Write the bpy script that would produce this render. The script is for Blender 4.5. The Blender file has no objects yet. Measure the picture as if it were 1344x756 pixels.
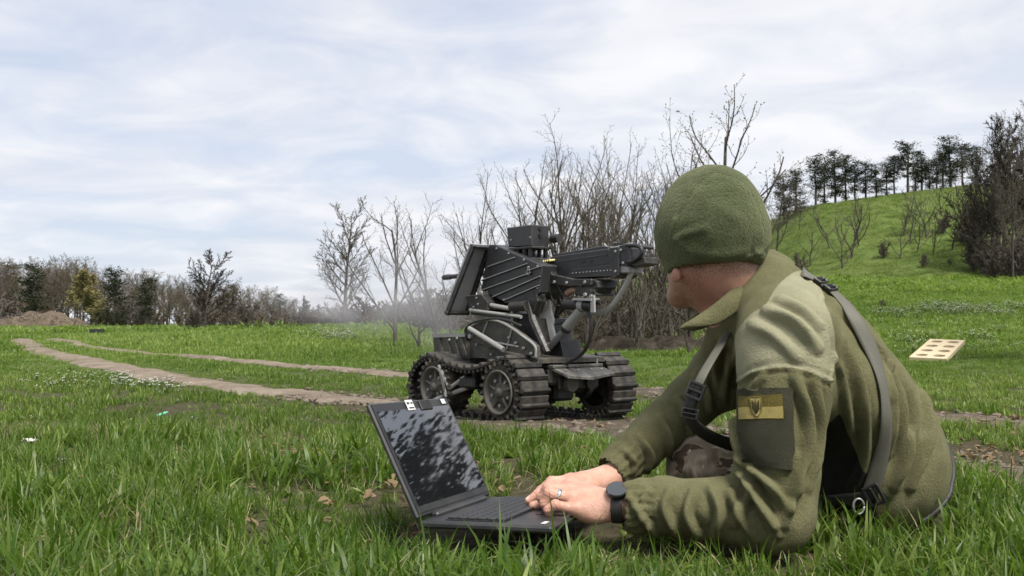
import bpy, bmesh, math, random
import numpy as np
from mathutils import Vector, Matrix, Euler, Quaternion, noise as mnoise
from mathutils.bvhtree import BVHTree

SC = bpy.context.scene
COL = SC.collection
RNG = np.random.default_rng(7)
random.seed(7)

# ------------------------------------------------------------------ camera
F, PW, PH = 1300.0, 1344.0, 756.0
CAM = np.array((0.0, 0.0, 0.40))
PITCH = math.atan((425 - PH / 2) / F)
cam_data = bpy.data.cameras.new('camera')
cam = bpy.data.objects.new('camera', cam_data)
COL.objects.link(cam)
cam.location = CAM
cam.rotation_euler = (math.pi / 2 + PITCH, 0, 0)
cam_data.sensor_width = 36.0
cam_data.lens = 36.0 * F / PW
cam_data.clip_start = 0.05
cam_data.clip_end = 2000
cam_data.dof.use_dof = True
cam_data.dof.focus_distance = 2.1
cam_data.dof.aperture_fstop = 18.0
SC.camera = cam

# ------------------------------------------------------------------ sky, sun, exposure
SUN_EL, SUN_AZ = math.radians(58), math.radians(-35)      # sun high, from the right and a little behind the camera
world = bpy.data.worlds.new('World')
SC.world = world
world.use_nodes = True
wn, wl = world.node_tree.nodes, world.node_tree.links
wn.clear()
def W(t, **k):
    n = wn.new(t)
    for a, b in k.items():
        setattr(n, a, b)
    return n
w_out = W('ShaderNodeOutputWorld')
w_bg = W('ShaderNodeBackground')
w_bg.inputs['Strength'].default_value = 0.05
w_sky = W('ShaderNodeTexSky', sky_type='NISHITA', sun_disc=False)
w_sky.sun_elevation = SUN_EL
w_sky.sun_rotation = math.radians(145)
w_sky.air_density = 1.0
w_sky.dust_density = 1.5
w_tc = W('ShaderNodeTexCoord')
w_sep = W('ShaderNodeSeparateXYZ')
wl.new(w_tc.outputs['Generated'], w_sep.inputs[0])
def wmath(op, a, b=None, clamp=False):
    n = W('ShaderNodeMath', operation=op, use_clamp=clamp)
    for i, v in enumerate((a, b)):
        if v is None: continue
        if isinstance(v, (int, float)): n.inputs[i].default_value = v
        else: wl.new(v, n.inputs[i])
    return n.outputs[0]
zc = wmath('MAXIMUM', w_sep.outputs['Z'], 0.0)
den = wmath('ADD', zc, 0.16)
cu = wmath('DIVIDE', w_sep.outputs['X'], den)
cv = wmath('DIVIDE', w_sep.outputs['Y'], den)
w_comb = W('ShaderNodeCombineXYZ')
wl.new(cu, w_comb.inputs[0]); wl.new(cv, w_comb.inputs[1])
w_map = W('ShaderNodeMapping')
w_map.inputs['Location'].default_value = (1.3, 0.6, 0.4)
w_map.inputs['Rotation'].default_value = (0, 0, math.radians(14))
w_map.inputs['Scale'].default_value = (0.85, 1.0, 1)
wl.new(w_comb.outputs[0], w_map.inputs[0])
def wnoise(scale, detail, rough, dist, off):
    m = W('ShaderNodeMapping'); m.inputs['Location'].default_value = (off, off * .7, 0)
    wl.new(w_map.outputs[0], m.inputs[0])
    n = W('ShaderNodeTexNoise'); n.inputs['Scale'].default_value = scale
    n.inputs['Detail'].default_value = detail; n.inputs['Roughness'].default_value = rough
    n.inputs['Distortion'].default_value = dist
    wl.new(m.outputs[0], n.inputs['Vector'])
    return n.outputs[0]
n1 = wnoise(1.1, 5, 0.52, 0.5, 0.0)
n2 = wnoise(3.0, 6, 0.52, 0.6, 5.2)
n3 = wnoise(0.55, 3, 0.5, 0.0, 11.7)
mixn = wmath('ADD', wmath('MULTIPLY', n1, 0.62), wmath('MULTIPLY', n2, 0.38))
w_rc = W('ShaderNodeValToRGB')                              # cloud cover
w_rc.color_ramp.elements[0].position = 0.38; w_rc.color_ramp.elements[0].color = (0.30, 0.30, 0.30, 1)
w_rc.color_ramp.elements[1].position = 0.58; w_rc.color_ramp.elements[1].color = (1, 1, 1, 1)
wl.new(mixn, w_rc.inputs[0])
w_rb = W('ShaderNodeValToRGB')                              # brightness of the cloud itself, thick bases greyer
w_rb.color_ramp.elements[0].position = 0.30; w_rb.color_ramp.elements[0].color = (5.1, 5.22, 5.7, 1)
w_rb.color_ramp.elements[1].position = 0.66; w_rb.color_ramp.elements[1].color = (6.7, 6.72, 6.9, 1)
wl.new(wmath('ADD', wmath('MULTIPLY', n3, 0.5), wmath('MULTIPLY', n2, 0.5)), w_rb.inputs[0])
w_gap = W('ShaderNodeMixRGB'); w_gap.inputs[0].default_value = 0.70
w_gap.inputs[2].default_value = (4.1, 4.7, 5.9, 1)          # thin high haze over the blue
wl.new(w_sky.outputs[0], w_gap.inputs[1])
w_mix = W('ShaderNodeMixRGB')
wl.new(w_rc.outputs[0], w_mix.inputs[0]); wl.new(w_gap.outputs[0], w_mix.inputs[1]); wl.new(w_rb.outputs[0], w_mix.inputs[2])
wl.new(w_mix.outputs[0], w_bg.inputs['Color'])
wl.new(w_bg.outputs[0], w_out.inputs['Surface'])

sun_data = bpy.data.lights.new('sun', 'SUN')
sun = bpy.data.objects.new('sun', sun_data)
COL.objects.link(sun)
sun_data.energy = 2.0
sun_data.angle = math.radians(22)
sun_data.color = (1.0, 0.95, 0.87)
# direction towards the sun: azimuth measured from +Y towards +X; right and behind
_az = math.radians(145)
sun_dir = Vector((math.sin(_az) * math.cos(SUN_EL), math.cos(_az) * math.cos(SUN_EL), math.sin(SUN_EL)))
sun.rotation_euler = sun_dir.to_track_quat('Z', 'Y').to_euler()

SC.view_settings.view_transform = 'Standard'
SC.view_settings.look = 'None'
SC.view_settings.gamma = 1.0
SC.view_settings.use_curve_mapping = False
SC.view_settings.exposure = 1.60
SC.render.engine = 'CYCLES'
SC.cycles.max_bounces = 6
SC.cycles.diffuse_bounces = 3
SC.cycles.transparent_max_bounces = 8
SC.cycles.volume_bounces = 0
SC.cycles.use_adaptive_sampling = True
SC.cycles.adaptive_threshold = 0.02
SC.cycles.use_denoising = True

# ------------------------------------------------------------------ helpers
def ray(px, py):
    a = np.array(((px - PW / 2) / F, 1.0, (PH / 2 - py) / F))
    c, s = math.cos(PITCH), math.sin(PITCH)
    return np.array((a[0], a[1] * c - a[2] * s, a[1] * s + a[2] * c))
def P(px, py, d):
    """point at depth d (world y) on the sight line through a photo pixel: used to take measurements off the photograph"""
    r = ray(px, py)
    return CAM + r * (d / r[1])

def sstep(a, b, x):
    t = np.clip((np.asarray(x, float) - a) / (b - a), 0, 1)
    return t * t * (3 - 2 * t)

def tag(o, label=None, cat=None, group=None, kind=None):
    if label: o['label'] = label
    if cat: o['category'] = cat
    if group: o['group'] = group
    if kind: o['kind'] = kind
    return o

def mesh_obj(name, verts, faces, mats=None, parent=None, smooth=True, midx=None, attrs=None):
    me = bpy.data.meshes.new(name)
    me.from_pydata([tuple(v) for v in verts] if not isinstance(verts, np.ndarray) else verts.tolist(), [], faces if not isinstance(faces, np.ndarray) else faces.tolist())
    if mats is not None:
        for m in (mats if isinstance(mats, (list, tuple)) else [mats]):
            me.materials.append(m)
    if midx is not None:
        me.polygons.foreach_set('material_index', np.asarray(midx, dtype=np.int32))
    if smooth:
        me.polygons.foreach_set('use_smooth', np.ones(len(me.polygons), dtype=bool))
    for k, v in (attrs or {}).items():
        v = np.asarray(v, dtype=np.float32)
        if v.ndim == 1:
            a = me.attributes.new(k, 'FLOAT', 'POINT'); a.data.foreach_set('value', v)
        else:
            a = me.attributes.new(k, 'FLOAT_VECTOR', 'POINT'); a.data.foreach_set('vector', v.ravel())
    me.update()
    o = bpy.data.objects.new(name, me)
    COL.objects.link(o)
    if parent is not None:
        o.parent = parent
    return o

def empty(name, loc=(0, 0, 0), rotz=0):
    o = bpy.data.objects.new(name, None)
    COL.objects.link(o)
    o.location = loc
    o.rotation_euler = (0, 0, rotz)
    o.empty_display_size = 0.1
    return o

def copy_tree(o, parent=None):
    c = o.copy()
    COL.objects.link(c)
    if parent is not None:
        c.parent = parent
    for ch in list(o.children):
        copy_tree(ch, c)
    return c

def frame(n):
    n = np.asarray(n, float); n = n / (np.linalg.norm(n) + 1e-12)
    h = np.array((0, 0, 1.0)) if abs(n[2]) < 0.9 else np.array((1.0, 0, 0))
    u = np.cross(h, n); u /= np.linalg.norm(u)
    return u, np.cross(n, u), n

class MB:
    """collects shapes for ONE mesh object"""
    def __init__(s): s.v, s.f, s.m = [], [], []
    def add(s, v, f, m=0):
        o = len(s.v)
        s.v.extend([tuple(map(float, p)) for p in v])
        s.f.extend([tuple(i + o for i in q) for q in f])
        s.m.extend([m] * len(f))
        return s
    def box(s, c, size, R=None, m=0, bev=0.0):
        x, y, z = [k / 2 for k in size]
        c = np.asarray(c, float)
        if bev <= 0:
            v = np.array([(i * x, j * y, k * z) for k in (-1, 1) for j in (-1, 1) for i in (-1, 1)])
            f = [(0, 2, 3, 1), (4, 5, 7, 6), (0, 1, 5, 4), (2, 6, 7, 3), (0, 4, 6, 2), (1, 3, 7, 5)]
        else:
            bm = bmesh.new()
            bmesh.ops.create_cube(bm, size=1.0)
            for q in bm.verts: q.co = Vector((q.co.x * 2 * x, q.co.y * 2 * y, q.co.z * 2 * z))
            bmesh.ops.bevel(bm, geom=bm.edges[:], offset=min(bev, .45 * min(size)), segments=1, profile=.5, affect='EDGES')
            bm.verts.index_update()
            v = np.array([q.co[:] for q in bm.verts]); f = [tuple(q.index for q in p.verts) for p in bm.faces]
            bm.free()
        if R is not None: v = v @ np.asarray(R).T
        return s.add(v + c, f, m)
    def cyl(s, p0, p1, r0, r1=None, n=16, caps=True, m=0):
        r1 = r0 if r1 is None else r1
        p0, p1 = np.asarray(p0, float), np.asarray(p1, float)
        u, w, _ = frame(p1 - p0)
        a = np.linspace(0, 2 * np.pi, n, endpoint=False)
        ring = np.outer(np.cos(a), u) + np.outer(np.sin(a), w)
        v = np.vstack([p0 + ring * r0, p1 + ring * r1])
        f = [(i, (i + 1) % n, n + (i + 1) % n, n + i) for i in range(n)]
        if caps: f += [tuple(range(n))[::-1], tuple(range(n, 2 * n))]
        return s.add(v, f, m)
    def tube(s, pts, r, n=8, m=0, caps=True):
        pts = np.asarray(pts, float); k = len(pts)
        rr = np.full(k, r) if np.isscalar(r) else np.asarray(r, float)
        t = np.gradient(pts, axis=0)
        u, w, _ = frame(t[0]); vs = []
        a = np.linspace(0, 2 * np.pi, n, endpoint=False)
        for i in range(k):
            d = t[i] / (np.linalg.norm(t[i]) + 1e-12)
            u = u - d * np.dot(u, d); u /= np.linalg.norm(u) + 1e-12
            w = np.cross(d, u)
            vs.append(pts[i] + rr[i] * (np.outer(np.cos(a), u) + np.outer(np.sin(a), w)))
        f = [(i * n + j, i * n + (j + 1) % n, (i + 1) * n + (j + 1) % n, (i + 1) * n + j) for i in range(k - 1) for j in range(n)]
        if caps: f += [tuple(range(n))[::-1], tuple(range((k - 1) * n, k * n))]
        return s.add(np.vstack(vs), f, m)
    def prism(s, poly, ext, m=0):
        poly = np.asarray(poly, float); n = len(poly); ext = np.asarray(ext, float)
        v = np.vstack([poly, poly + ext])
        f = [tuple(range(n))[::-1], tuple(range(n, 2 * n))] + [(i, (i + 1) % n, n + (i + 1) % n, n + i) for i in range(n)]
        return s.add(v, f, m)
    def lathe(s, prof, c, axis, n=32, m=0, closed=False):
        """prof: (radius, along) pairs"""
        c = np.asarray(c, float); u, w, ax = frame(axis); k = len(prof)
        a = np.linspace(0, 2 * np.pi, n, endpoint=False)
        ring = np.outer(np.cos(a), u) + np.outer(np.sin(a), w)
        v = np.vstack([c + ring * r + ax * h for r, h in prof])
        rng = k if closed else k - 1
        f = [(i * n + j, i * n + (j + 1) % n, ((i + 1) % k) * n + (j + 1) % n, ((i + 1) % k) * n + j) for i in range(rng) for j in range(n)]
        return s.add(v, f, m)
    def build(s, name, mats, parent=None, smooth=False, bevel=0.0, auto=False):
        o = mesh_obj(name, s.v, s.f, mats, parent, smooth, s.m)
        me = o.data
        bm = bmesh.new(); bm.from_mesh(me)
        bmesh.ops.recalc_face_normals(bm, faces=bm.faces[:])
        if bevel > 0:
            es = [e for e in bm.edges if len(e.link_faces) == 2 and e.calc_face_angle(0) > 0.6]
            try: bmesh.ops.bevel(bm, geom=es, offset=bevel, segments=1, profile=.5, affect='EDGES', clamp_overlap=True)
            except Exception: pass
        if auto:
            for f in bm.faces: f.smooth = True
            for e in bm.edges:
                if len(e.link_faces) == 2 and e.calc_face_angle(0) > 0.6: e.smooth = False
        bm.to_mesh(me); bm.free(); me.update()
        return o

def spline(pts, n=24):
    """Catmull-Rom through the points"""
    p = np.asarray(pts, float)
    if len(p) == 2:
        t = np.linspace(0, 1, n)[:, None]; return p[0] * (1 - t) + p[1] * t
    q = np.vstack([2 * p[0] - p[1], p, 2 * p[-1] - p[-2]])
    out = []; seg = len(p) - 1; per = max(2, n // seg)
    for i in range(seg):
        a, b, c, d = q[i:i + 4]
        t = np.linspace(0, 1, per, endpoint=False)[:, None]
        out.append(.5 * (2 * b + (c - a) * t + (2 * a - 5 * b + 4 * c - d) * t ** 2 + (3 * b - a - 3 * c + d) * t ** 3))
    return np.vstack(out + [p[-1:]])

def in_poly(x, y, poly):
    c = np.zeros(x.shape, bool); n = len(poly)
    for i in range(n):
        (x0, y0), (x1, y1) = poly[i], poly[(i + 1) % n]
        cond = ((y0 > y) != (y1 > y)) & (x < (x1 - x0) * (y - y0) / (y1 - y0 + 1e-12) + x0)
        c ^= cond
    return c

# materials ----------------------------------------------------------
class NT:
    def __init__(s, name):
        s.mat = bpy.data.materials.new(name); s.mat.use_nodes = True
        s.n, s.l = s.mat.node_tree.nodes, s.mat.node_tree.links
        s.b = s.n['Principled BSDF']; s.out = s.n['Material Output']
    def new(s, t, ins=None, **k):
        n = s.n.new(t)
        for a, b in k.items(): setattr(n, a, b)
        for a, b in (ins or {}).items(): s.set(n, a, b)
        return n
    def set(s, n, a, b):
        if isinstance(b, bpy.types.NodeSocket): s.l.new(b, n.inputs[a])
        elif isinstance(b, bpy.types.Node): s.l.new(b.outputs[0], n.inputs[a])
        else: n.inputs[a].default_value = b
    def P(s, **k):
        for a, b in k.items(): s.set(s.b, a.replace('_', ' '), b)
    def coord(s, w='Object', scale=1.0, sc3=None):
        tc = s.new('ShaderNodeTexCoord')
        m = s.new('ShaderNodeMapping', {'Vector': tc.outputs[w], 'Scale': sc3 or (scale,) * 3})
        return m.outputs[0]
    def noise(s, vec, scale, detail=4, rough=.55, dist=0.0):
        return s.new('ShaderNodeTexNoise', {'Vector': vec, 'Scale': scale, 'Detail': detail, 'Roughness': rough, 'Distortion': dist}).outputs[0]
    def ramp(s, fac, stops, interp='LINEAR'):
        r = s.new('ShaderNodeValToRGB', {'Fac': fac}); e = r.color_ramp; e.interpolation = interp
        while len(e.elements) < len(stops): e.elements.new(.5)
        for el, (p, c) in zip(e.elements, stops):
            el.position = p; el.color = (c if len(c) == 4 else (*c, 1)) if not isinstance(c, (int, float)) else (c, c, c, 1)
        return r.outputs[0]
    def mix(s, fac, a, b, mode='MIX'):
        n = s.new('ShaderNodeMixRGB', blend_type=mode)
        for k, v in ((0, fac), (1, a), (2, b)):
            if isinstance(v, tuple) and len(v) == 3: v = (*v, 1)
            s.set(n, k, v)
        return n.outputs[0]
    def math(s, op, a, b=0.0, clamp=False):
        n = s.new('ShaderNodeMath', operation=op, use_clamp=clamp); s.set(n, 0, a); s.set(n, 1, b); return n.outputs[0]
    def attr(s, name, typ='GEOMETRY'):
        n = s.new('ShaderNodeAttribute', attribute_name=name); n.attribute_type = typ; return n
    def bump(s, h, strength=.3, dist=.01, prev=None):
        n = s.new('ShaderNodeBump', {'Height': h, 'Strength': strength, 'Distance': dist})
        if prev is not None: s.l.new(prev, n.inputs['Normal'])
        s.l.new(n.outputs[0], s.b.inputs['Normal']); return n.outputs[0]

def metal_mat(name, base, dust=(.16, .14, .11), dust_amt=.35, rough=.5, metallic=.0, scale=14, spec=.5, wear=0.0):
    t = NT(name); v = t.coord('Object')
    n = t.noise(v, scale, 6, .65); n2 = t.noise(v, scale * 7, 4, .6)
    f = t.ramp(t.math('ADD', t.math('MULTIPLY', n, .7), t.math('MULTIPLY', n2, .3)), [(.46, 0.0), (.72, 1.0)])
    c = t.mix(t.math('MULTIPLY', f, dust_amt), base, dust)
    if wear > 0:                                            # paint rubbed off the edges
        bv = t.new('ShaderNodeBevel', {'Radius': .006}); bv.samples = 4
        ge = t.new('ShaderNodeNewGeometry')
        dt = t.new('ShaderNodeVectorMath', {0: bv.outputs[0], 1: ge.outputs['Normal']}, operation='DOT_PRODUCT')
        e = t.ramp(dt.outputs['Value'], [(.80, 1.0), (.985, 0.0)])
        e = t.math('MULTIPLY', e, t.ramp(n2, [(.38, 0.0), (.60, 1.0)]))
        c = t.mix(t.math('MULTIPLY', e, wear), c, (.24, .23, .21))
    t.P(Base_Color=c, Roughness=t.ramp(n2, [(.3, rough - .12), (.7, min(1, rough + .18))]), Metallic=metallic, Specular_IOR_Level=spec)
    t.bump(n2, .12, .004)
    return t.mat
# ------------------------------------------------------------------ terrain
_MX = np.array([-400, 5, 9, 13, 16.5, 19.5, 22.5, 35, 60, 400.0])
_MV = np.array([0, 0, .02, .08, .24, .56, .86, 1.07, 1.15, 1.15])
def vnoise(x, y, s, seed=0):
    """smooth value noise, vectorised"""
    x = np.asarray(x, float) / s + 31.7 * seed; y = np.asarray(y, float) / s + 17.3 * seed
    xi, yi = np.floor(x).astype(np.int64), np.floor(y).astype(np.int64)
    fx, fy = x - xi, y - yi
    fx, fy = fx * fx * (3 - 2 * fx), fy * fy * (3 - 2 * fy)
    def h(i, j):
        n = (i * 374761393 + j * 668265263 + seed * 1442695) & 0x7fffffff
        n = ((n ^ (n >> 13)) * 1274126177) & 0x7fffffff
        return ((n ^ (n >> 16)) & 0xffff) / 65535.0
    return (h(xi, yi) * (1 - fx) + h(xi + 1, yi) * fx) * (1 - fy) + (h(xi, yi + 1) * (1 - fx) + h(xi + 1, yi + 1) * fx) * fy
def H(x, y):
    x, y = np.asarray(x, float), np.asarray(y, float)
    z = -.03 * sstep(2.3, 4.0, y) + .0015 * np.clip(y - 30, 0, 90)
    z = z + .22 * sstep(16, 26, y) * sstep(-15, -3, x) * (1 - sstep(40, 60, y))       # the low swell left of the robot
    z = z + sstep(2, 9, x) * 2.1 * np.clip((y - 13) / 32, 0, 1) ** 1.15
    z = z + np.interp(x, _MX, _MV) * 8.4 * sstep(43, 76, y)
    z = z + .03 * (vnoise(x, y, 1.3, 1) - .5) * sstep(2.6, 6, y) + .10 * (vnoise(x, y, 5, 2) - .5) * sstep(8, 20, y)
    z = z + .55 * (vnoise(x, y, 14, 3) - .5) * sstep(45, 60, y) * sstep(8, 20, x)
    z = z + .025 * (vnoise(x, y, .35, 4) - .5) * (1 - sstep(4, 9, y))
    return z
def Hs(x, y): return float(H(x, y))
def G(px, py):
    """the ground point seen at a photo pixel"""
    r = ray(px, py); t, dt = 1.0, .02
    while t < 300:
        p = CAM + r * t
        if p[2] < Hs(p[0], p[1]): return np.array((p[0], p[1], Hs(p[0], p[1])))
        t += dt; dt = .01 * t
    return CAM + r * 300
def Gd(px, d):
    x = (px - PW / 2) / F * d
    return np.array((x, d, Hs(x, d)))

def grid_axis(stops):
    out = [stops[0][0]]
    for (a, step), (b, _) in zip(stops[:-1], stops[1:]):
        n = max(1, int(round((b - a) / step)))
        out += list(np.linspace(a, b, n + 1)[1:])
    return np.array(out)
gx = grid_axis([(-900, 120), (-180, 20), (-60, 3), (-12, .5), (-3, .09), (3.2, .5), (14, 2), (60, 20), (180, 120), (900, 0)])
gy = grid_axis([(-60, 10), (-5, 1), (1, .07), (6, .25), (12, .7), (30, 1.6), (90, 6), (150, 30), (300, 150), (1500, 0)])
XX, YY = np.meshgrid(gx, gy)
ZZ = H(XX, YY)
nxg, nyg = len(gx), len(gy)
gv = np.stack([XX.ravel(), YY.ravel(), ZZ.ravel()], 1)
ii = np.arange(nxg * nyg).reshape(nyg, nxg)
gf = np.stack([ii[:-1, :-1].ravel(), ii[:-1, 1:].ravel(), ii[1:, 1:].ravel(), ii[1:, :-1].ravel()], 1)

t = NT('ground_turf')
v = t.coord('Object')
na, nb, nc = t.noise(v, .35, 5, .6), t.noise(v, 3.0, 6, .65), t.noise(v, 40, 4, .7)
tc_pos = t.new('ShaderNodeSeparateXYZ', {0: t.new('ShaderNodeTexCoord').outputs['Object']})
green = t.ramp(t.math('ADD', t.math('MULTIPLY', nb, .5), t.math('MULTIPLY', na, .5)), [(.30, (.060, .105, .014)), (.5, (.100, .165, .024)), (.72, (.165, .215, .055))])
fine = t.ramp(nc, [(.3, (.026, .050, .008)), (.55, (.060, .125, .016)), (.8, (.11, .165, .045))])
earth = t.ramp(nc, [(.3, (.035, .030, .018)), (.7, (.085, .075, .045))])
near = t.ramp(t.math('DIVIDE', tc_pos.outputs['Y'], 14.0), [(.35, 0.0), (1.0, 1.0)])
turf = t.mix(.45, green, fine)
turf = t.mix(t.ramp(t.math('DIVIDE', tc_pos.outputs['Z'], 6.0), [(.12, 0.0), (.45, .9)]), turf, t.ramp(nb, [(.3, (.054, .090, .018)), (.7, (.125, .160, .046))]))
t.P(Base_Color=t.mix(near, earth, turf), Roughness=.95, Specular_IOR_Level=.1)
t.bump(nc, .6, .03)
M_GROUND = t.mat
ground = mesh_obj('ground', gv, gf, M_GROUND)
tag(ground, 'rough green meadow rising to a hill on one side', None, None, 'structure')

# ------------------------------------------------------------------ wheel ruts: sheets on the ground with ragged edges
RUTS = {
    'far': [(70, 447), (110, 456), (180, 464.5), (270, 470), (350, 478), (440, 485.5), (520, 492.5), (640, 501), (760, 508), (870, 516), (1000, 527), (1120, 538), (1240, 552), (1344, 560), (1480, 572)],
    'near': [(30, 447), (40, 456), (100, 472), (200, 491), (330, 513), (420, 522), (480, 529), (570, 543), (660, 556), (760, 566), (860, 573), (960, 583), (1080, 598), (1200, 612), (1300, 622), (1420, 636)],
}
rut_lines = {k: np.array([G(*p)[:2] for p in pts]) for k, pts in RUTS.items()}
rut_w = {'far': .20, 'near': .235}
rut_paths = {k: spline(np.c_[a, np.zeros(len(a))], 400)[:, :2] for k, a in rut_lines.items()}
def rut_dist(x, y):
    """smallest (distance to rut centre / half width) over the ruts"""
    q = np.stack([np.ravel(x), np.ravel(y)], 1); best = np.full(len(q), 1e9)
    for k, pl in rut_paths.items():
        w = rut_w[k]
        step = pl[::2]
        for c0 in range(0, len(q), 20000):
            qq = q[c0:c0 + 20000]
            a, b = step[:-1], step[1:]
            ab = b - a; L = (ab ** 2).sum(1) + 1e-9
            tt = np.clip(((qq[:, None, :] - a) * ab).sum(2) / L, 0, 1)
            d = np.sqrt(((qq[:, None, :] - (a + tt[..., None] * ab)) ** 2).sum(2))
            wid = w * (1 + .0 * d)
            best[c0:c0 + 20000] = np.minimum(best[c0:c0 + 20000], (d / wid).min(1))
    return best

t = NT('rut_soil')
v = t.coord('Object')
n1_, n2_, n3_ = t.noise(v, 2.2, 5, .6), t.noise(v, 14, 6, .65), t.noise(v, 90, 3, .6)
tone = t.math('ADD', t.math('MULTIPLY', n1_, .55), t.math('MULTIPLY', n2_, .45))
c = t.ramp(tone, [(.30, (.095, .076, .057)), (.50, (.195, .157, .120)), (.72, (.325, .275, .222))])
gp = t.new('ShaderNodeSeparateXYZ', {0: t.new('ShaderNodeTexCoord').outputs['Object']})
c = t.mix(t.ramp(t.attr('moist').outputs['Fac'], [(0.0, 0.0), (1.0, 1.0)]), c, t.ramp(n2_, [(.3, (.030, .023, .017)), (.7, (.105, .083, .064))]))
c = t.mix(t.math('MULTIPLY', t.ramp(n3_, [(.45, 0.0), (.7, 1.0)]), .35), c, (.06, .05, .035))
t.P(Base_Color=c, Roughness=.93, Specular_IOR_Level=.15)
b1 = t.bump(n2_, .7, .03); t.bump(n3_, .5, .008, b1)
M_SOIL = t.mat
def ribbon(name, pl, half, label, mat, nt=9, seed=0, moist=None):
    s = np.r_[0, np.cumsum(np.linalg.norm(np.diff(pl, axis=0), axis=1))]
    tg = np.gradient(pl, axis=0); tg /= np.linalg.norm(tg, axis=1)[:, None] + 1e-9
    nr = np.c_[-tg[:, 1], tg[:, 0]]
    off = np.linspace(-1, 1, nt)
    rag = lambda sd: 1 + .8 * (vnoise(s, s * 0 + sd, .22, 7 + sd) - .5) + .8 * (vnoise(s, s * 0 + sd, .9, 3 + sd) - .5)
    wl_, wr_ = half * rag(1 + seed), half * rag(2 + seed)
    X = np.where(off < 0, pl[:, :1] + nr[:, :1] * off * wl_[:, None], pl[:, :1] + nr[:, :1] * off * wr_[:, None])
    Y = np.where(off < 0, pl[:, 1:] + nr[:, 1:] * off * wl_[:, None], pl[:, 1:] + nr[:, 1:] * off * wr_[:, None])
    Z = H(X, Y)
    d = np.hypot(X, Y)
    Z = Z + .016 - .040 * np.abs(off) ** 3 + .010 * (vnoise(X, Y, .10, 9) - .5) + .0015 * np.clip(d - 5, 0, 30)
    n = len(pl); k = np.arange(n * nt).reshape(n, nt)
    f = np.stack([k[:-1, :-1].ravel(), k[1:, :-1].ravel(), k[1:, 1:].ravel(), k[:-1, 1:].ravel()], 1)
    vv = np.stack([X.ravel(), Y.ravel(), Z.ravel()], 1)
    mo = np.zeros(len(vv)) if moist is None else moist(vv)
    o = mesh_obj(name, vv, f, mat, attrs={'moist': mo})
    return tag(o, label, None, None, 'structure')
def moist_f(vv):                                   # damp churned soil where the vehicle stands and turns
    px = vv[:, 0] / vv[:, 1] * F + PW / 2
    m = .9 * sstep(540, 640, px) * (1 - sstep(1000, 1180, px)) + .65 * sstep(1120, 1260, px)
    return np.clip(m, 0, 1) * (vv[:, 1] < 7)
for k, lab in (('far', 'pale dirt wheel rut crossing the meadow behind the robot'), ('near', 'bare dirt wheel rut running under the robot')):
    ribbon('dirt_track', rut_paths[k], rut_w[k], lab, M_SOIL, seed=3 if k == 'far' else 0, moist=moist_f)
# churned soil round and under the vehicle
cx0, cy0 = .10, 4.35
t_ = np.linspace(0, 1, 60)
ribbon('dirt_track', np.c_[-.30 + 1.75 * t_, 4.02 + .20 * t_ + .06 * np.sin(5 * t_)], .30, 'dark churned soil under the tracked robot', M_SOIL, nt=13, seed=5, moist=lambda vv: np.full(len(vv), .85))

# dark earth bank with dead brush below the thicket behind the robot
t = NT('bank_earth'); v = t.coord('Object')
nn = t.noise(v, 5, 8, .7)
t.P(Base_Color=t.ramp(nn, [(.3, (.018, .015, .011)), (.55, (.05, .043, .033)), (.75, (.12, .105, .085))]), Roughness=1.0, Specular_IOR_Level=.05)
t.bump(nn, 1.0, .12)
M_BANK = t.mat
pl = spline([(x, y, 0) for x, y in (( .9, 14.8), (1.5, 14.4), (2.1, 14.5), (2.8, 14.4), (3.6, 14.8), (4.6, 15.4))], 90)[:, :2]
tg = np.gradient(pl, axis=0); tg /= np.linalg.norm(tg, axis=1)[:, None]; nr = np.c_[-tg[:, 1], tg[:, 0]]
off = np.linspace(-1, 1, 13); nt = 13
X = pl[:, :1] + nr[:, :1] * off * .55; Y = pl[:, 1:] + nr[:, 1:] * off * .55
ends = np.minimum(1, np.minimum(np.arange(len(pl)), len(pl) - 1 - np.arange(len(pl))) / 14)[:, None]
Z = H(X, Y) - .05 + ends * (1 - off ** 2) * (.13 + .12 * vnoise(X, Y, .3, 5)) + .10 * vnoise(X, Y, .09, 6) * ends
k = np.arange(X.size).reshape(X.shape)
f = np.stack([k[:-1, :-1].ravel(), k[1:, :-1].ravel(), k[1:, 1:].ravel(), k[:-1, 1:].ravel()], 1)
tag(mesh_obj('earth_bank', np.stack([X.ravel(), Y.ravel(), Z.ravel()], 1), f, M_BANK), 'low dark earth bank at the foot of the bare thicket', None, None, 'structure')
# ------------------------------------------------------------------ trees
def bark_mat(name, a, b):
    t = NT(name); v = t.coord('Object')
    n = t.noise(v, 9, 6, .7)
    t.P(Base_Color=t.ramp(n, [(.3, a), (.7, b)]), Roughness=.9, Specular_IOR_Level=.1)
    t.bump(n, .5, .02)
    return t.mat
M_BARK = bark_mat('bark_grey', (.030, .026, .021), (.105, .094, .078))
M_TWIG = bark_mat('twig_brown', (.060, .052, .043), (.145, .126, .104))
M_BARK_PALE = bark_mat('bark_pale', (.060, .054, .047), (.165, .150, .130))
M_TWIG_PALE = bark_mat('twig_pale', (.075, .066, .058), (.180, .160, .140))
def leaf_mat(name, a, b, trans=.25):
    t = NT(name); v = t.coord('Object')
    n = t.noise(v, 3.0, 4, .6)
    oi = t.new('ShaderNodeObjectInfo')
    c = t.ramp(n, [(.3, a), (.7, b)])
    t.P(Base_Color=c, Roughness=.8, Specular_IOR_Level=.15)
    tr = t.new('ShaderNodeBsdfTranslucent', {'Color': c})
    mx = t.new('ShaderNodeMixShader', {'Fac': trans, 1: t.b.outputs[0], 2: tr.outputs[0]})
    t.l.new(mx.outputs[0], t.out.inputs['Surface'])
    return t.mat
M_NEEDLE = leaf_mat('pine_needles', (.010, .016, .008), (.034, .042, .020), .1)
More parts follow.
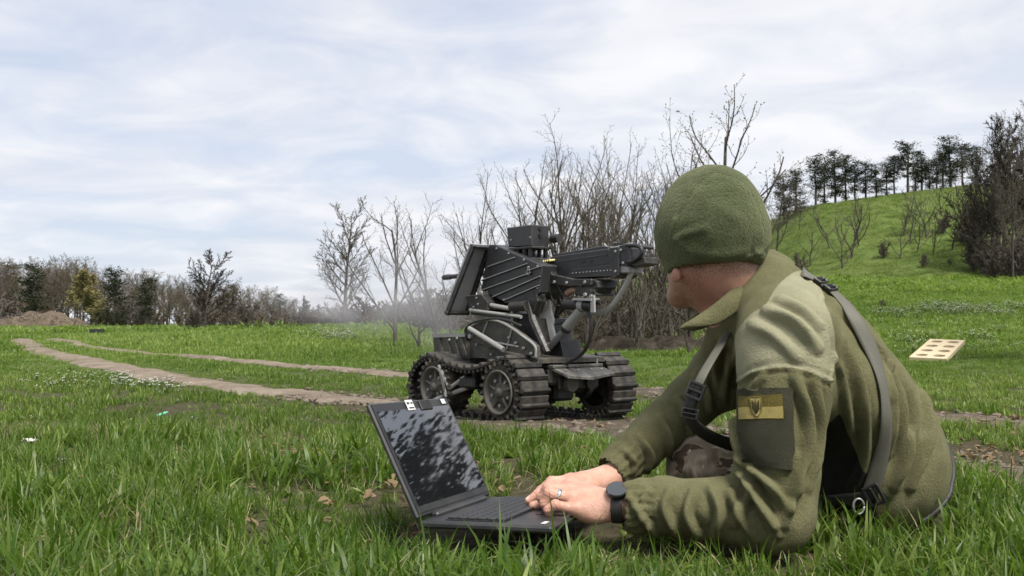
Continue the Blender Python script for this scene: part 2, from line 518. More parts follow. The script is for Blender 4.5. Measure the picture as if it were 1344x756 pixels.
M_BUD = leaf_mat('spring_buds', (.10, .095, .035), (.20, .18, .075))
M_YLEAF = leaf_mat('young_leaves', (.15, .135, .060), (.28, .24, .11))

class Tree:
    def __init__(s, seed): s.r = np.random.default_rng(seed); s.T = MB(); s.C = MB(); s.tips = []
    def branch(s, p, d, L, r, lvl, sty):
        r_ = s.r; k = sty['seg'][lvl]
        pts = [np.array(p)]; dd = np.array(d, float); dd /= np.linalg.norm(dd)
        dirs = []
        for i in range(k):
            dd = dd + r_.normal(0, sty['wob'][lvl], 3) + np.array((0, 0, sty['up'][lvl]))
            dd /= np.linalg.norm(dd)
            pts.append(pts[-1] + dd * L / k); dirs.append(dd.copy())
        pts = np.array(pts)
        rad = r * (1 - (1 - sty['tip']) * np.linspace(0, 1, k + 1))
        if lvl == len(sty['n']): rad = r * (1 - .7 * np.linspace(0, 1, k + 1))
        (s.T if lvl <= sty['trunk_lv'] else s.C).tube(pts, rad, n=sty['sides'][lvl], caps=False)
        if lvl >= len(sty['n']):
            s.tips.append((pts[-1], dirs[-1])); return
        n = sty['n'][lvl]; n = int(r_.integers(n[0], n[1] + 1))
        st = sty['start'][lvl]
        a0 = r_.uniform(0, 6.28)
        for j in range(n):
            f = st + (1 - st) * (j + r_.uniform(.15, .95)) / n
            x = f * k; i = min(int(x), k - 1)
            q = pts[i] + (pts[i + 1] - pts[i]) * (x - i)
            u, w, ax = frame(dirs[i])
            a0 += 2.4 + r_.normal(0, .5)
            ang = math.radians(r_.uniform(*sty['ang'][lvl]))
            nd = ax * math.cos(ang) + (u * math.cos(a0) + w * math.sin(a0)) * math.sin(ang)
            rl = sty['len'][lvl] * r_.uniform(.65, 1.2) * (1 - sty['short'][lvl] * f)
            s.branch(q, nd, L * rl, max(rad[i] * sty['rr'][lvl], sty['rmin']), lvl + 1, sty)
        if lvl >= 0: s.tips.append((pts[-1], dirs[-1]))
    def buds(s, size, m=1, keep=1.0):
        for q, d in s.tips:
            if s.r.random() > keep: continue
            u, w, a = frame(d); z = size * s.r.uniform(.6, 1.3)
            s.C.add([q - a * z, q + u * z * .5, q + w * z * .5, q - u * z * .5, q - w * z * .5, q + a * z * 1.3],
                    [(0, 1, 2), (0, 2, 3), (0, 3, 4), (0, 4, 1), (5, 2, 1), (5, 3, 2), (5, 4, 3), (5, 1, 4)], m)
    def leaves(s, n, size, spread, m=1):
        for q, d in s.tips:
            for _ in range(n):
                c = q + s.r.normal(0, spread, 3)
                u, w, a = frame(s.r.normal(0, 1, 3)); z = size * s.r.uniform(.6, 1.3)
                s.C.add([c - u * z, c - w * z * .5, c + u * z, c + w * z * .5], [(0, 1, 2, 3)], m)

def tree_obj(T, name, loc, mats_t, mats_c, label, group=None, cat='tree', rotz=0, sc=1.0):
    e = empty(name, loc, rotz); e.scale = (sc,) * 3
    tag(e, label, cat, group)
    T.T.build('trunk', mats_t, e, smooth=True)
    T.C.build('crown', mats_c, e, smooth=False)
    return e
def tree_copy(src, loc, label, rotz, sc, group=None):
    c = copy_tree(src); c.location = loc; c.rotation_euler = (0, 0, rotz); c.scale = (sc,) * 3 if np.isscalar(sc) else sc
    c['label'] = label
    if group: c['group'] = group
    return c

# styles (metres for a tree of height ~1 before scaling by L)
THICKET = dict(n=[(7, 9), (7, 8), (5, 6)], seg=[7, 7, 4, 3], wob=[.07, .10, .12, .14], up=[.05, .10, .10, .06], tip=.35, trunk_lv=1, sides=[6, 5, 3, 3],
               start=[.06, .14, .12], ang=[(18, 46), (22, 52), (26, 62)], len=[.80, .42, .36], short=[.45, .45, .4], rr=[.62, .5, .55], rmin=.0035)
ROUND = dict(n=[(12, 14), (9, 11), (7, 9), (4, 6)], seg=[7, 6, 4, 3, 2], wob=[.05, .10, .12, .14, .14], up=[.04, .08, .05, .04, .03], tip=.25, trunk_lv=1, sides=[6, 4, 3, 3, 3],
             start=[.20, .15, .12, .1], ang=[(30, 62), (25, 55), (25, 55), (25, 60)], len=[.66, .46, .42, .45], short=[.55, .5, .45, .4], rr=[.55, .5, .55, .6], rmin=.007)
SHRUB = dict(n=[(8, 11), (7, 9), (6, 8), (3, 4)], seg=[4, 5, 4, 3, 2], wob=[.10, .14, .15, .16, .16], up=[.0, .05, .05, .03, .02], tip=.4, trunk_lv=0, sides=[5, 4, 3, 3, 3],
             start=[.02, .12, .1, .1], ang=[(15, 65), (25, 60), (25, 65), (25, 65)], len=[.9, .5, .45, .5], short=[.2, .45, .4, .4], rr=[.5, .5, .55, .6], rmin=.008)

def grow(seed, sty, height, r, lean=(0, 0), trunk_frac=1.0, buds=0, keep=1):
    T = Tree(seed)
    T.branch((0, 0, -.1), (lean[0], lean[1], 1), height * trunk_frac, r, 0, sty)
    if buds: T.buds(buds, 1, keep)
    return T

# --- thicket of tall bare saplings behind the robot
TH = [grow(100 + i, THICKET, 2.9, .042, ((i % 3 - 1) * .14, .05 * (i % 2)), 1.0, .010, .6) for i in range(6)]
thicket_spots = [  # photo x, depth, top y in the photo, variant
    (662, 17.2, 262, 0), (690, 16.0, 222, 1), (712, 17.5, 205, 2), (735, 15.5, 215, 3), (752, 16.6, 172, 4), (775, 15.2, 192, 5), (795, 16.8, 198, 0),
    (815, 15.8, 222, 1), (836, 17.0, 215, 2), (858, 15.4, 232, 3), (700, 15.0, 270, 4), (845, 14.6, 252, 5), (640, 18.0, 262, 2), (722, 18.5, 226, 0), (806, 18.6, 212, 4), (870, 18.0, 236, 1), (765, 19.0, 230, 2),
    (742, 20.0, 212, 5), (785, 20.5, 220, 3), (850, 21.0, 236, 2), (622, 19.5, 282, 1), (892, 19.5, 252, 4), (838, 14.0, 290, 1), (768, 14.2, 262, 2), (1012, 20.5, 262, 0), (650, 16.4, 240, 5), (704, 16.8, 196, 1), (784, 16.0, 206, 2), (828, 16.4, 205, 4), (866, 16.8, 214, 3), (760, 17.8, 200, 0), (884, 17.2, 228, 2)]
first = {}
GT = 'bare saplings of the thicket behind the robot'
ORD = ['first', 'second', 'third', 'fourth', 'fifth', 'sixth', 'seventh', 'eighth', 'ninth', 'tenth', 'eleventh', 'twelfth', 'thirteenth', 'fourteenth', 'fifteenth', 'sixteenth', 'seventeenth', 'eighteenth', 'nineteenth', 'twentieth']
ORD += ['twenty-' + o for o in ORD[:9]] + ['thirtieth'] + ['thirty-' + o for o in ORD[:9]]
def ranks(xs):
    """which one along the row, from the left"""
    o = sorted(range(len(xs)), key=lambda i: xs[i]); r = [0] * len(xs)
    for k, i in enumerate(o): r[i] = k
    return [ORD[k] for k in r]
_rk = ranks([q[0] for q in thicket_spots])
for i, (px, d, top, vi) in enumerate(thicket_spots):
    b = Gd(px, d); h = P(px, top, d)[2] - b[2]; s = h / 3.75
    lab = 'thin bare sapling, %s from the left at its foot in the thicket behind the robot' % _rk[i]
    rz = RNG.uniform(0, 6.28)
    if vi not in first:
        first[vi] = tree_obj(TH[vi], 'bare_sapling', b, [M_BARK], [M_TWIG, M_BUD], lab, GT, 'sapling', rz, s)
    else:
        tree_copy(first[vi], b, lab, rz, s, GT)
# --- the tall bare tree that rises behind the beanie, and its lower neighbours
TALL = grow(211, dict(THICKET, n=[(9, 11), (5, 7), (3, 5)], len=[.52, .40, .34], ang=[(28, 48), (24, 48), (24, 55)], start=[.32, .15, .15]), 4.9, .060, (.03, 0), 1.0, .022, 1.0)
b = Gd(972, 19)
tall = tree_obj(TALL, 'bare_tree', b, [M_BARK], [M_TWIG, M_BUD], 'tall bare tree with budded tips rising above the green beanie', None, 'tree', .4, (P(975, 118, 19)[2] - b[2]) / 5.75)
tall.scale.x *= 1.45; tall.scale.y *= 1.45
nb = grow(223, THICKET, 3.6, .05, (-.10, 0), 1.0, .018, .9)
b = Gd(905, 18)
nbo = tree_obj(nb, 'bare_tree', b, [M_BARK], [M_TWIG, M_BUD], 'lower bare tree just over the crown of the beanie', None, 'tree', 1.2, (P(900, 172, 18)[2] - b[2]) / 4.4)
# spreading crooked trees between robot and beanie, low limbs over the bank
CROOK = dict(THICKET, n=[(6, 8), (5, 7), (5, 6)], wob=[.12, .16, .17, .18], up=[.02, .05, .04, .02], ang=[(30, 60), (28, 60), (28, 65)], len=[.75, .48, .4])
for j, (px, d, top, lab) in enumerate(((905, 12.8, 345, 'crooked bare bush with low spreading limbs under the face'), (838, 13.4, 335, 'crooked bare bush just past the gun grips'),
                                       (770, 13.8, 372, 'low bare bush seen under the gun'), (1012, 15, 300, 'bare bush just past the jacket collar'), (548, 15.2, 330, 'thin bare bush beside the gun muzzle'), (600, 14.6, 350, 'low bare bush behind the gun shield'), (575, 16.5, 300, 'tall thin bare bush left of the gun shield'), (520, 18.0, 282, 'tall thin bare tree in the gun smoke'))):
    T = grow(240 + j, CROOK if j < 6 else THICKET, 2.0, .036, ((-.2, .15, .1, .3, -.1, .2, .1, -.1)[j], 0), 1.0, .009, .5)
    b = Gd(px, d)
    tree_obj(T, 'bare_bush', b, [M_BARK], [M_TWIG, M_BUD], lab, None, 'bush', .7 * j, (P(px, top, d)[2] - b[2]) / 2.1)
# --- round bare tree standing alone left of the smoke; lone tree in the left field
RT = [grow(300 + i, ROUND, 5.2, .085, (.02 * i, 0), 1.0) for i in range(4)]
LONE = [grow(360 + i, dict(ROUND, start=[.10, .12, .1, .1], n=[(16, 18), (10, 12), (7, 9), (4, 6)], ang=[(35, 75), (25, 58), (25, 55), (25, 60)], len=[.60, .46, .42, .45], rmin=.016, up=[.04, .12, .08, .05, .04]), 4.6, .12, (.02, 0), 1.0) for i in range(2)]
LONE[1] = grow(377, dict(ROUND, start=[.16, .12, .1, .1], n=[(17, 19), (9, 11), (7, 9), (4, 6)], ang=[(26, 50), (22, 46), (24, 50), (25, 55)], len=[.50, .42, .40, .45], rmin=.009, wob=[.02, .07, .10, .12, .14], up=[.06, .10, .08, .05, .04]), 4.9, .085, (.0, 0), 1.0)
b = Gd(452, 46)
o_r = tree_obj(LONE[1], 'round_bare_tree', b, [M_BARK_PALE], [M_TWIG_PALE], 'pale bare tree with a fine rounded crown left of the gun smoke', None, 'tree', .3, (P(452, 282, 46)[2] - b[2]) / 5.2)
o_r.scale.x *= 1.25; o_r.scale.y *= 1.25
b = Gd(270, 40); M_TWIG_DARK = bark_mat('twig_dark', (.022, .018, .014), (.060, .050, .040))
tree_obj(LONE[0], 'round_bare_tree', b, [M_BARK], [M_TWIG_DARK], 'dark bare tree standing alone in the left field', None, 'tree', 2.2, (P(275, 331, 40)[2] - b[2]) / 5.2).scale.x *= 1.25
SH = [grow(330 + i, SHRUB, 1.0, .06, (0, 0), .55) for i in range(5)]
b = Gd(322, 42)
o_s = tree_obj(SH[0], 'bare_shrub', b, [M_BARK], [M_TWIG], 'low bare shrub close by the lone tree of the left field', None, 'shrub', 1.0, (P(320, 372, 42)[2] - b[2]) / 1.05)
for j, (px, d, top, lab) in enumerate(((250, 41, 395, 'small bare shrub left of the lone tree foot'), (362, 50, 378, 'bare shrub right of the lone tree'), (400, 52, 380, 'bare shrub left of the pale round tree'),
                                       (435, 50, 385, 'bare shrub at the foot of the pale round tree'), (478, 44, 372, 'bare shrub deep in the gun smoke'), (505, 42, 382, 'bare shrub between smoke and gun muzzle'), (535, 40, 375, 'bare shrub behind the gun muzzle'))):
    src = o_s if j < 1 else o_s
    b = Gd(px, d); h = (P(px, top, d)[2] - b[2])
    if 1 <= j <= 4:
        tree_obj(SH[j], 'bare_shrub', b, [M_BARK], [M_TWIG], lab, None, 'shrub', j, h / 1.0)
    else:
        tree_copy(o_s, b, lab, 1.3 * j, h / 1.05)
# --- pines
def pine(seed, h, open_=.5, fine=False):
    T = Tree(seed); r = T.r
    T.T.tube(np.array([(0, 0, -.3), (.04, 0, h * .35), (-.03, .05, h * .7), (0, 0, h * .97)]), [.13, .10, .07, .02], 6, caps=False)
    z = h * open_
    while z < h:
        f = (z - h * open_) / (h * (1 - open_))
        for _ in range(int(r.integers(2, 5))):
            a = r.uniform(0, 6.28); L = h * r.choice((.14, .20, .25)) * (1 - .50 * f) * r.uniform(.55, 1.15) * (.45 + .9 * min(1, f * 3 + .3))
            d = np.array((math.cos(a), math.sin(a), r.uniform(.05, .5)))
            p0 = np.array((0, 0, z)); p1 = p0 + d * L
            T.T.tube(np.array([p0, (p0 + p1) / 2 + (0, 0, -.03), p1]), [.03, .02, .008], 3, caps=False)
            for q in np.linspace(.45, 1.0, 3):
                c = p0 + d * L * q
                for _ in range(60 if fine else 16):
                    cc = c + r.normal(0, 1, 3) * (.21, .21, .13)
                    u, w, ax = frame(r.normal(0, 1, 3)); s_ = r.uniform(.04, .085) if fine else r.uniform(.06, .13)
                    T.C.add([cc - u * s_, cc - w * s_ * .35, cc + u * s_, cc + w * s_ * .35], [(0, 1, 2, 3)], 0)
        z += h * .045 * r.uniform(.7, 1.3)
    return T
PN = [pine(400 + i, 5.0, (.26, .14, .34, .08)[i]) for i in range(4)]
pine_first = {}
GP = 'dark pines along the hill crest'
pines = [(1072, 74, 212, 2), (1098, 75, 206, 1), (1112, 77, 212, 3), (1124, 76, 218, 0), (1138, 75, 220, 1), (1152, 74, 226, 1), (1166, 77, 222, 3), (1176, 75, 212, 2), (1194, 74, 194, 2), (1212, 76, 205, 0), (1250, 74, 187, 1), (1266, 76, 196, 2), (1284, 77, 200, 3), (1232, 77, 214, 0), (1046, 76, 232, 3), (1030, 77, 238, 1), (1084, 78, 222, 3), (1204, 79, 222, 3), (1240, 79, 206, 3), (1222, 79, 224, 1)]
_rk = ranks([q[0] for q in pines])
for i, (px, d, top, vi) in enumerate(pines):
    b = Gd(px, d); s = max(.5, (P(px, top - 6, d)[2] - b[2]) / 5.0)
    lab = 'dark ragged pine, %s from the left along the hill crest' % _rk[i]
    if vi not in pine_first:
        pine_first[vi] = tree_obj(PN[vi], 'pine_tree', b, [M_BARK], [M_NEEDLE], lab, GP, 'pine', i, s)
    else:
        tree_copy(pine_first[vi], b, lab, i * 1.3, (s * 1.15, s * 1.15, s), GP)
# bare trees and shrubs on the slope
slope = [(1050, 70, 268, 2, 'r'), (1020, 66, 240, 3, 'r'), (1090, 62, 272, 2, 't'), (1118, 58, 262, 3, 't'), (1128, 60, 268, 1, 't'), (1150, 63, 280, 0, 't'), (1186, 60, 258, 5, 't'), (1196, 58, 270, 4, 't'), (1218, 59, 248, 2, 't'), (1240, 60, 262, 0, 's'), (1262, 58, 262, 1, 's'), (1212, 52, 325, 2, 's'), (1248, 52, 335, 3, 's'), (1172, 66, 276, 4, 't'), (1284, 57, 252, 4, 's'),
         (1106, 56, 290, 4, 't'), (1182, 55, 292, 1, 't'), (1204, 56, 282, 0, 't'), (1226, 55, 286, 3, 't'), (1250, 56, 276, 2, 't'), (1272, 55, 292, 5, 't'), (1064, 60, 300, 1, 't'), (1044, 58, 318, 2, 's'), (1160, 56, 305, 3, 's'), (1258, 62, 250, 5, 't'), (1236, 64, 240, 4, 't')]
GS = 'bare trees and shrubs scattered on the hill slope'
_rt = dict(zip([i for i, q in enumerate(slope) if q[4] == 't'], ranks([q[0] for q in slope if q[4] == 't'])))
_rs = dict(zip([i for i, q in enumerate(slope) if q[4] == 's'], ranks([q[0] for q in slope if q[4] == 's'])))
for i, (px, d, top, vi, ty) in enumerate(slope):
    b = Gd(px, d); hh = P(px, top, d)[2] - b[2]
    if ty == 'r':
        lab = ('bare rounded tree at the left foot of the hill crest', 'bare rounded tree against the sky beside the beanie')[i % 2]
        tree_obj(RT[vi], 'round_bare_tree', b, [M_BARK], [M_TWIG], lab, None, 'tree', i, hh / 5.3)
    elif ty == 't':
        tree_copy(first[vi], b, 'thin bare tree, %s from the left on the green hill slope' % _rt[i], i * .9, (hh / 3.1 * 1.5, hh / 3.1 * 1.5, hh / 3.1), GS)
    else:
        tree_copy(o_s, b, 'bushy bare shrub, %s from the left on the green hill slope' % _rs[i], i * 1.1, hh / 1.05, GS)
# copse at the right edge
copse = [(1302, 50, 150, 'tall bare tree at the front of the right copse'), (1352, 48, 158, 'tall bare tree at the outer edge of the right copse'), (1285, 54, 235, 'smaller bare tree on the slope side of the right copse'), (1330, 45, 215, 'low broad bare tree filling the right copse'),
         (1312, 55, 176, 'thin bare tree between the two tall ones of the right copse'), (1296, 52, 205, 'bare tree just left of the tall front tree of the right copse'), (1360, 52, 190, 'bare tree at the frame edge of the right copse')]
for i, (px, d, top, lab) in enumerate(copse):
    b = Gd(px, d); hh = P(px, top, d)[2] - b[2]
    s = hh / 5.6
    src = [o for o in bpy.data.objects if o.name.startswith('round_bare_tree') and o.get('label', '').startswith(('dark bare', 'bare rounded tree at'))][i % 2]
    s = max(s, .2)
    tree_copy(src, b, lab, i * 1.7, (s * .8, s * .8, s))
for i, (px, d, top, vi) in enumerate(((1292, 50, 196, 4), (1306, 52, 160, 1), (1316, 50, 172, 5), (1328, 51, 150, 2), (1340, 50, 165, 4), (1352, 52, 158, 3), (1366, 50, 170, 1), (1280, 52, 222, 5))):
    b = Gd(px, d); hh = P(px, top, d)[2] - b[2]
    tree_copy(first[vi], b, 'tall upright many-stemmed bare tree, %s from the left in the right copse' % ORD[(1, 2, 3, 4, 5, 6, 7, 0)[i]], i * 1.9, (hh / 3.7 * 1.25, hh / 3.7 * 1.25, hh / 3.7), 'upright bare trees of the right copse')
cop_s = ((1290, 49, 285), (1318, 48, 280), (1345, 47, 278), (1305, 46, 304), (1335, 46, 298), (1372, 48, 270), (1278, 50, 296))
_rk = ranks([q[0] for q in cop_s])
for i, (px, d, top) in enumerate(cop_s):
    b = Gd(px, d); hh = P(px, top, d)[2] - b[2]
    tree_copy(o_s, b, 'dense bare shrub, %s from the left under the right copse' % _rk[i], i * 1.1, (hh / 1.05, hh / 1.05, hh / 1.05), 'shrubs under the right copse')
tree_copy(o_s, Gd(1160, 24), 'single dry weed stalk clump in the meadow above the shoulder', 2, .32)

# pines standing past the right edge of the view: the laptop's screen mirrors them
for az, d, hgt, vi, lab in ((37.6, 13.0, 5.4, 3, 'tall dark pine past the right edge mirrored in the laptop screen'), (41.2, 12.0, 4.4, 1, 'shorter dark pine past the right edge mirrored in the laptop screen')):
    x, y = d * math.sin(math.radians(az)), d * math.cos(math.radians(az))
    tree_obj(pine(420 + vi, 5.0, .05, True), 'pine_tree', (x, y, Hs(x, y)), [M_BARK], [M_NEEDLE], lab, None, 'pine', az, hgt / 5.0 * 1.05)
# --- far wood along the left horizon: one mass (points carrying whole trees), with its nearest distinct trees as things
def hidden_source(T, name, mats_t, mats_c):
    mb = MB(); mb.add(T.T.v, T.T.f, 0); mb.v, mb.f, mb.m = mb.v, mb.f, mb.m
    mb.add(T.C.v, T.C.f, 1)
    if any(m_ for m_ in T.C.m):
        n0 = len(T.T.f); mb.m = [0] * n0 + [1 + q for q in T.C.m]
    me = bpy.data.meshes.new(name)
    me.from_pydata(mb.v, [], mb.f)
    for m in list(mats_t) + list(mats_c): me.materials.append(m)
    me.polygons.foreach_set('material_index', np.asarray(mb.m, dtype=np.int32))
    return bpy.data.objects.new(name, me)

def scatter(name, pts, rots, scales, idx, sources, attrs=None, **tags):
    """one object whose points carry copies of the source meshes (geometry nodes)"""
    coll = bpy.data.collections.new(name + '_sources')
    for i, s in enumerate(sources):
        s.name = '%s_%02d' % (name, i)
        coll.objects.link(s)
    me = bpy.data.meshes.new(name)
    me.vertices.add(len(pts)); me.vertices.foreach_set('co', np.asarray(pts, np.float32).ravel())
    for k, vv, ty in (('rot', rots, 'FLOAT_VECTOR'), ('scl', scales, 'FLOAT_VECTOR')):
        a = me.attributes.new(k, ty, 'POINT'); a.data.foreach_set('vector', np.asarray(vv, np.float32).ravel())
    a = me.attributes.new('pick', 'INT', 'POINT'); a.data.foreach_set('value', np.asarray(idx, np.int32))
    for k, vv in (attrs or {}).items():
        a = me.attributes.new(k, 'FLOAT', 'POINT'); a.data.foreach_set('value', np.asarray(vv, np.float32))
    o = bpy.data.objects.new(name, me); COL.objects.link(o)
    tag(o, **tags)
    ng = bpy.data.node_groups.new(name, 'GeometryNodeTree')
    ng.interface.new_socket('Geometry', in_out='INPUT', socket_type='NodeSocketGeometry')
    ng.interface.new_socket('Geometry', in_out='OUTPUT', socket_type='NodeSocketGeometry')
    N, L = ng.nodes, ng.links
    gi, go = N.new('NodeGroupInput'), N.new('NodeGroupOutput')
    ci = N.new('GeometryNodeCollectionInfo'); ci.inputs['Collection'].default_value = coll
    ci.inputs['Separate Children'].default_value = True; ci.inputs['Reset Children'].default_value = True
    ip = N.new('GeometryNodeInstanceOnPoints'); ip.inputs['Pick Instance'].default_value = True
    def named(nm, dt):
        n = N.new('GeometryNodeInputNamedAttribute'); n.data_type = dt; n.inputs['Name'].default_value = nm
        return [q for q in n.outputs if q.enabled][0]
    L.new(gi.outputs[0], ip.inputs['Points']); L.new(ci.outputs[0], ip.inputs['Instance'])
    L.new(named('pick', 'INT'), ip.inputs['Instance Index'])
    er = N.new('FunctionNodeEulerToRotation'); L.new(named('rot', 'FLOAT_VECTOR'), er.inputs[0]); L.new(er.outputs[0], ip.inputs['Rotation'])
    L.new(named('scl', 'FLOAT_VECTOR'), ip.inputs['Scale'])
    L.new(ip.outputs[0], go.inputs[0])
    md = o.modifiers.new('scatter', 'NODES'); md.node_group = ng
    return o

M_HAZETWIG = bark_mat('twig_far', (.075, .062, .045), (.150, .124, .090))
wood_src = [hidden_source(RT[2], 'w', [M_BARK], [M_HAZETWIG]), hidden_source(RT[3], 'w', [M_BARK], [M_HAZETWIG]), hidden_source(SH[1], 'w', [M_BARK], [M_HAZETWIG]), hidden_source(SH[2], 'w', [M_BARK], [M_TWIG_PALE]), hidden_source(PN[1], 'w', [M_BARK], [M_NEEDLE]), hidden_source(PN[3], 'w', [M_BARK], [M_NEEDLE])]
def top_line(px):
    return np.interp(px, [-250, 0, 40, 95, 130, 190, 260, 330, 360, 420, 540, 640], [350, 352, 352, 350, 362, 368, 374, 376, 388, 392, 385, 380])
wp, wr_, ws, wi = [], [], [], []
rr = np.random.default_rng(5)
for d0, n, kinds in ((78, 60, (2, 3, 2, 3, 0)), (84, 60, (0, 1, 2, 3)), (92, 55, (0, 0, 1, 0)), (100, 50, (4, 0, 0, 1))):
    for k in range(n):
        px = -230 + (k + rr.uniform(.1, .9)) / n * (860 if d0 < 90 else 620)
        d = d0 + rr.uniform(-3, 3)
        b = Gd(px, d); kd = kinds[rr.integers(len(kinds))]
        hh = (P(px, top_line(px) + rr.uniform(-4, 10) + (0 if d0 > 90 else 10 if kd < 2 else 16), d)[2] - b[2])
        s = hh / {0: 5.4, 1: 5.4, 2: 1.05, 3: 1.05, 4: 5.0, 5: 5.0}[kd]
        wide = 1.25 if kd < 4 else 1.1
        wp.append(b); wr_.append((0, 0, rr.uniform(0, 6.28))); ws.append((s * wide, s * wide, s)); wi.append(kd)
scatter('far_wood', wp, wr_, ws, wi, wood_src, label='grey brown wood along the left horizon', kind='stuff')
up_, ur, us, ui = [], [], [], []
rr = np.random.default_rng(15)
for d0, d1, n, x0, x1, hgt in ((19, 26, 34, 560, 1010, (.7, 1.3)), (26, 36, 40, 540, 1030, (1.0, 1.9)), (15.2, 19, 18, 650, 1000, (.4, .8))):
    for k in range(n):
        px = x0 + (k + rr.uniform(0, 1)) / n * (x1 - x0); d = rr.uniform(d0, d1); b = Gd(px, d); s = rr.uniform(*hgt)
        up_.append(b); ur.append((0, 0, rr.uniform(0, 6.28))); us.append((s * 1.1, s * 1.1, s)); ui.append(rr.integers(0, 3))
for k in range(34):
    px = 335 + k / 34 * 235; d = rr.uniform(44, 56); b = Gd(px, d); s = (P(px, np.interp(px, [335, 400, 480, 560], [392, 388, 378, 376]) + rr.uniform(-3, 12), d)[2] - b[2]) / 1.05
    up_.append(b); ur.append((0, 0, rr.uniform(0, 6.28))); us.append((s * 1.4, s * 1.4, s)); ui.append(rr.integers(0, 3))
M_UNDER = bark_mat('undergrowth_twig', (.070, .060, .048), (.165, .140, .110))
scatter('bare_undergrowth', up_, ur, us, ui, [hidden_source(SH[3], 'u', [M_BARK], [M_UNDER]), hidden_source(SH[4], 'u', [M_BARK], [M_TWIG_PALE]), hidden_source(SH[1], 'u', [M_BARK], [M_UNDER])], label='tangled bare undergrowth behind the thicket and along the far field edge', kind='stuff')
# distinct trees at its edge
YT = grow(351, ROUND, 4.2, .07, (.05, 0), 1.0); YT.leaves(1, .10, .10, 1)
b = Gd(108, 70)
tree_obj(YT, 'leafing_tree', b, [M_BARK], [M_TWIG, M_YLEAF], 'yellow green tree coming into leaf at the wood edge', None, 'tree', .5, (P(108, 365, 70)[2] - b[2]) / 4.3)
for px, top, vi, lab in ((44, 349, 1, 'dark pine standing highest over the left wood'), (150, 356, 3, 'narrow dark tree at the wood edge by the yellow green tree'), (192, 366, 0, 'small dark pine midway along the left wood')):
    d = 74; b = Gd(px, d)
    tree_copy(pine_first[vi], b, lab, px, (P(px, top, d)[2] - b[2]) / 5.0)

# --- brush heap at far left
hp = MB(); r_ = np.random.default_rng(9)
bh = Gd(50, 60)
nx_, ny_ = 46, 22
uu, vv_ = np.meshgrid(np.linspace(-1, 1, nx_), np.linspace(-1, 1, ny_))
hz = np.clip(1 - uu ** 2, 0, 1) * np.clip(1 - vv_ ** 2, 0, 1)
hz = hz ** .7 * (.65 + .5 * vnoise(uu * 10, vv_ * 4, 2.0, 8)) * 1.15 + .12 * vnoise(uu * 30, vv_ * 12, 1.0, 3) * hz - .1
k = np.arange(nx_ * ny_).reshape(ny_, nx_)
f = np.stack([k[:-1, :-1].ravel(), k[:-1, 1:].ravel(), k[1:, 1:].ravel(), k[1:, :-1].ravel()], 1)
heap = empty('brush_heap', bh); tag(heap, 'long brown heap of earth and brush before the left wood', 'brush heap')
M_HEAP = bark_mat('heap_earth', (.05, .04, .028), (.17, .135, .10))
mesh_obj('mound', np.stack([uu.ravel() * 3.3, vv_.ravel() * 1.4, hz.ravel()], 1), f, M_HEAP, heap)
for _ in range(260):
    a, c_ = r_.uniform(-1, 1), r_.uniform(-1, .6)
    z0 = max(0, (1 - a * a) * (1 - c_ * c_)) ** .7 * 1.0
    p0 = np.array((a * 3.2, c_ * 1.3, z0 - .05)); d = r_.normal(0, 1, 3) * (1, .7, .35); d /= np.linalg.norm(d)
    hp.tube(np.array([p0 - d * .4, p0 + d * .1 + r_.normal(0, .05, 3), p0 + d * r_.uniform(.3, .8)]), [.02, .018, .006], 3, caps=False)
hp.build('dead_branches', [M_TWIG_PALE], heap, smooth=True)['kind'] = 'stuff'
# ------------------------------------------------------------------ tracked robot
RC, RS = .64, -.768                                   # local +X (rear of the vehicle) in world
ROBOT_O = np.array((.054, 4.604, 0.0))
ROBOT_O[2] = Hs(ROBOT_O[0], ROBOT_O[1]) + .004
RRZ = math.atan2(RS, RC)
RM = np.array([[RC, -RS, 0], [RS, RC, 0], [0, 0, 1.0]])  # columns: local axes
def Rl(px, py, b):
    """local (x, y=b, z) of the point seen at a photo pixel, taken on the vehicle's own lengthwise plane y=b"""
    r = RM.T @ ray(px, py); o = RM.T @ (CAM - ROBOT_O)
    t = (b - o[1]) / r[1]
    return o + r * t
M_DARK = metal_mat('black_paint', (.013, .013, .0125), (.11, .10, .085), .42, .48, wear=.75)
M_GUN = metal_mat('gun_metal', (.028, .028, .030), (.07, .07, .07), .30, .42, .3, spec=.6, wear=.75)
M_PANEL = metal_mat('panel_paint', (.27, .27, .285), (.14, .13, .12), .35, .5, wear=.75)
M_BOX = metal_mat('box_paint', (.026, .026, .029), (.08, .075, .07), .25, .42, wear=.75)
M_OLIVE = metal_mat('hull_paint', (.036, .034, .028), (.17, .15, .115), .65, .6, wear=.75)
M_EDGE = metal_mat('worn_edge', (.30, .30, .30), (.28, .26, .23), .4, .45)
M_RUBBER = metal_mat('track_rubber', (.014, .014, .0135), (.15, .125, .095), .60, .6, scale=22)
M_TYRE = metal_mat('tyre_rubber', (.022, .020, .017), (.15, .125, .095), .85, .8, scale=16)
M_RIM = metal_mat('rim_metal', (.085, .080, .068), (.15, .13, .10), .6, .6, .0)
M_STEEL = metal_mat('bare_steel', (.30, .30, .31), (.32, .29, .24), .35, .38, .6)
M_GREY = metal_mat('strut_grey', (.27, .27, .26), (.22, .20, .17), .45, .5)
M_DECK = metal_mat('deck_dusty', (.050, .050, .046), (.27, .25, .22), .75, .55, scale=9, wear=.75)
M_CLOTH = metal_mat('dusty_plate', (.66, .65, .63), (.25, .23, .20), .5, .7)
M_BRASS = metal_mat('belt_brass', (.42, .36, .14), (.3, .28, .15), .3, .4, .3)
M_CABLE = metal_mat('cable_black', (.012, .012, .012), (.04, .04, .04), .3, .45)
M_COND = metal_mat('conduit_grey', (.36, .36, .34), (.2, .18, .16), .3, .45)
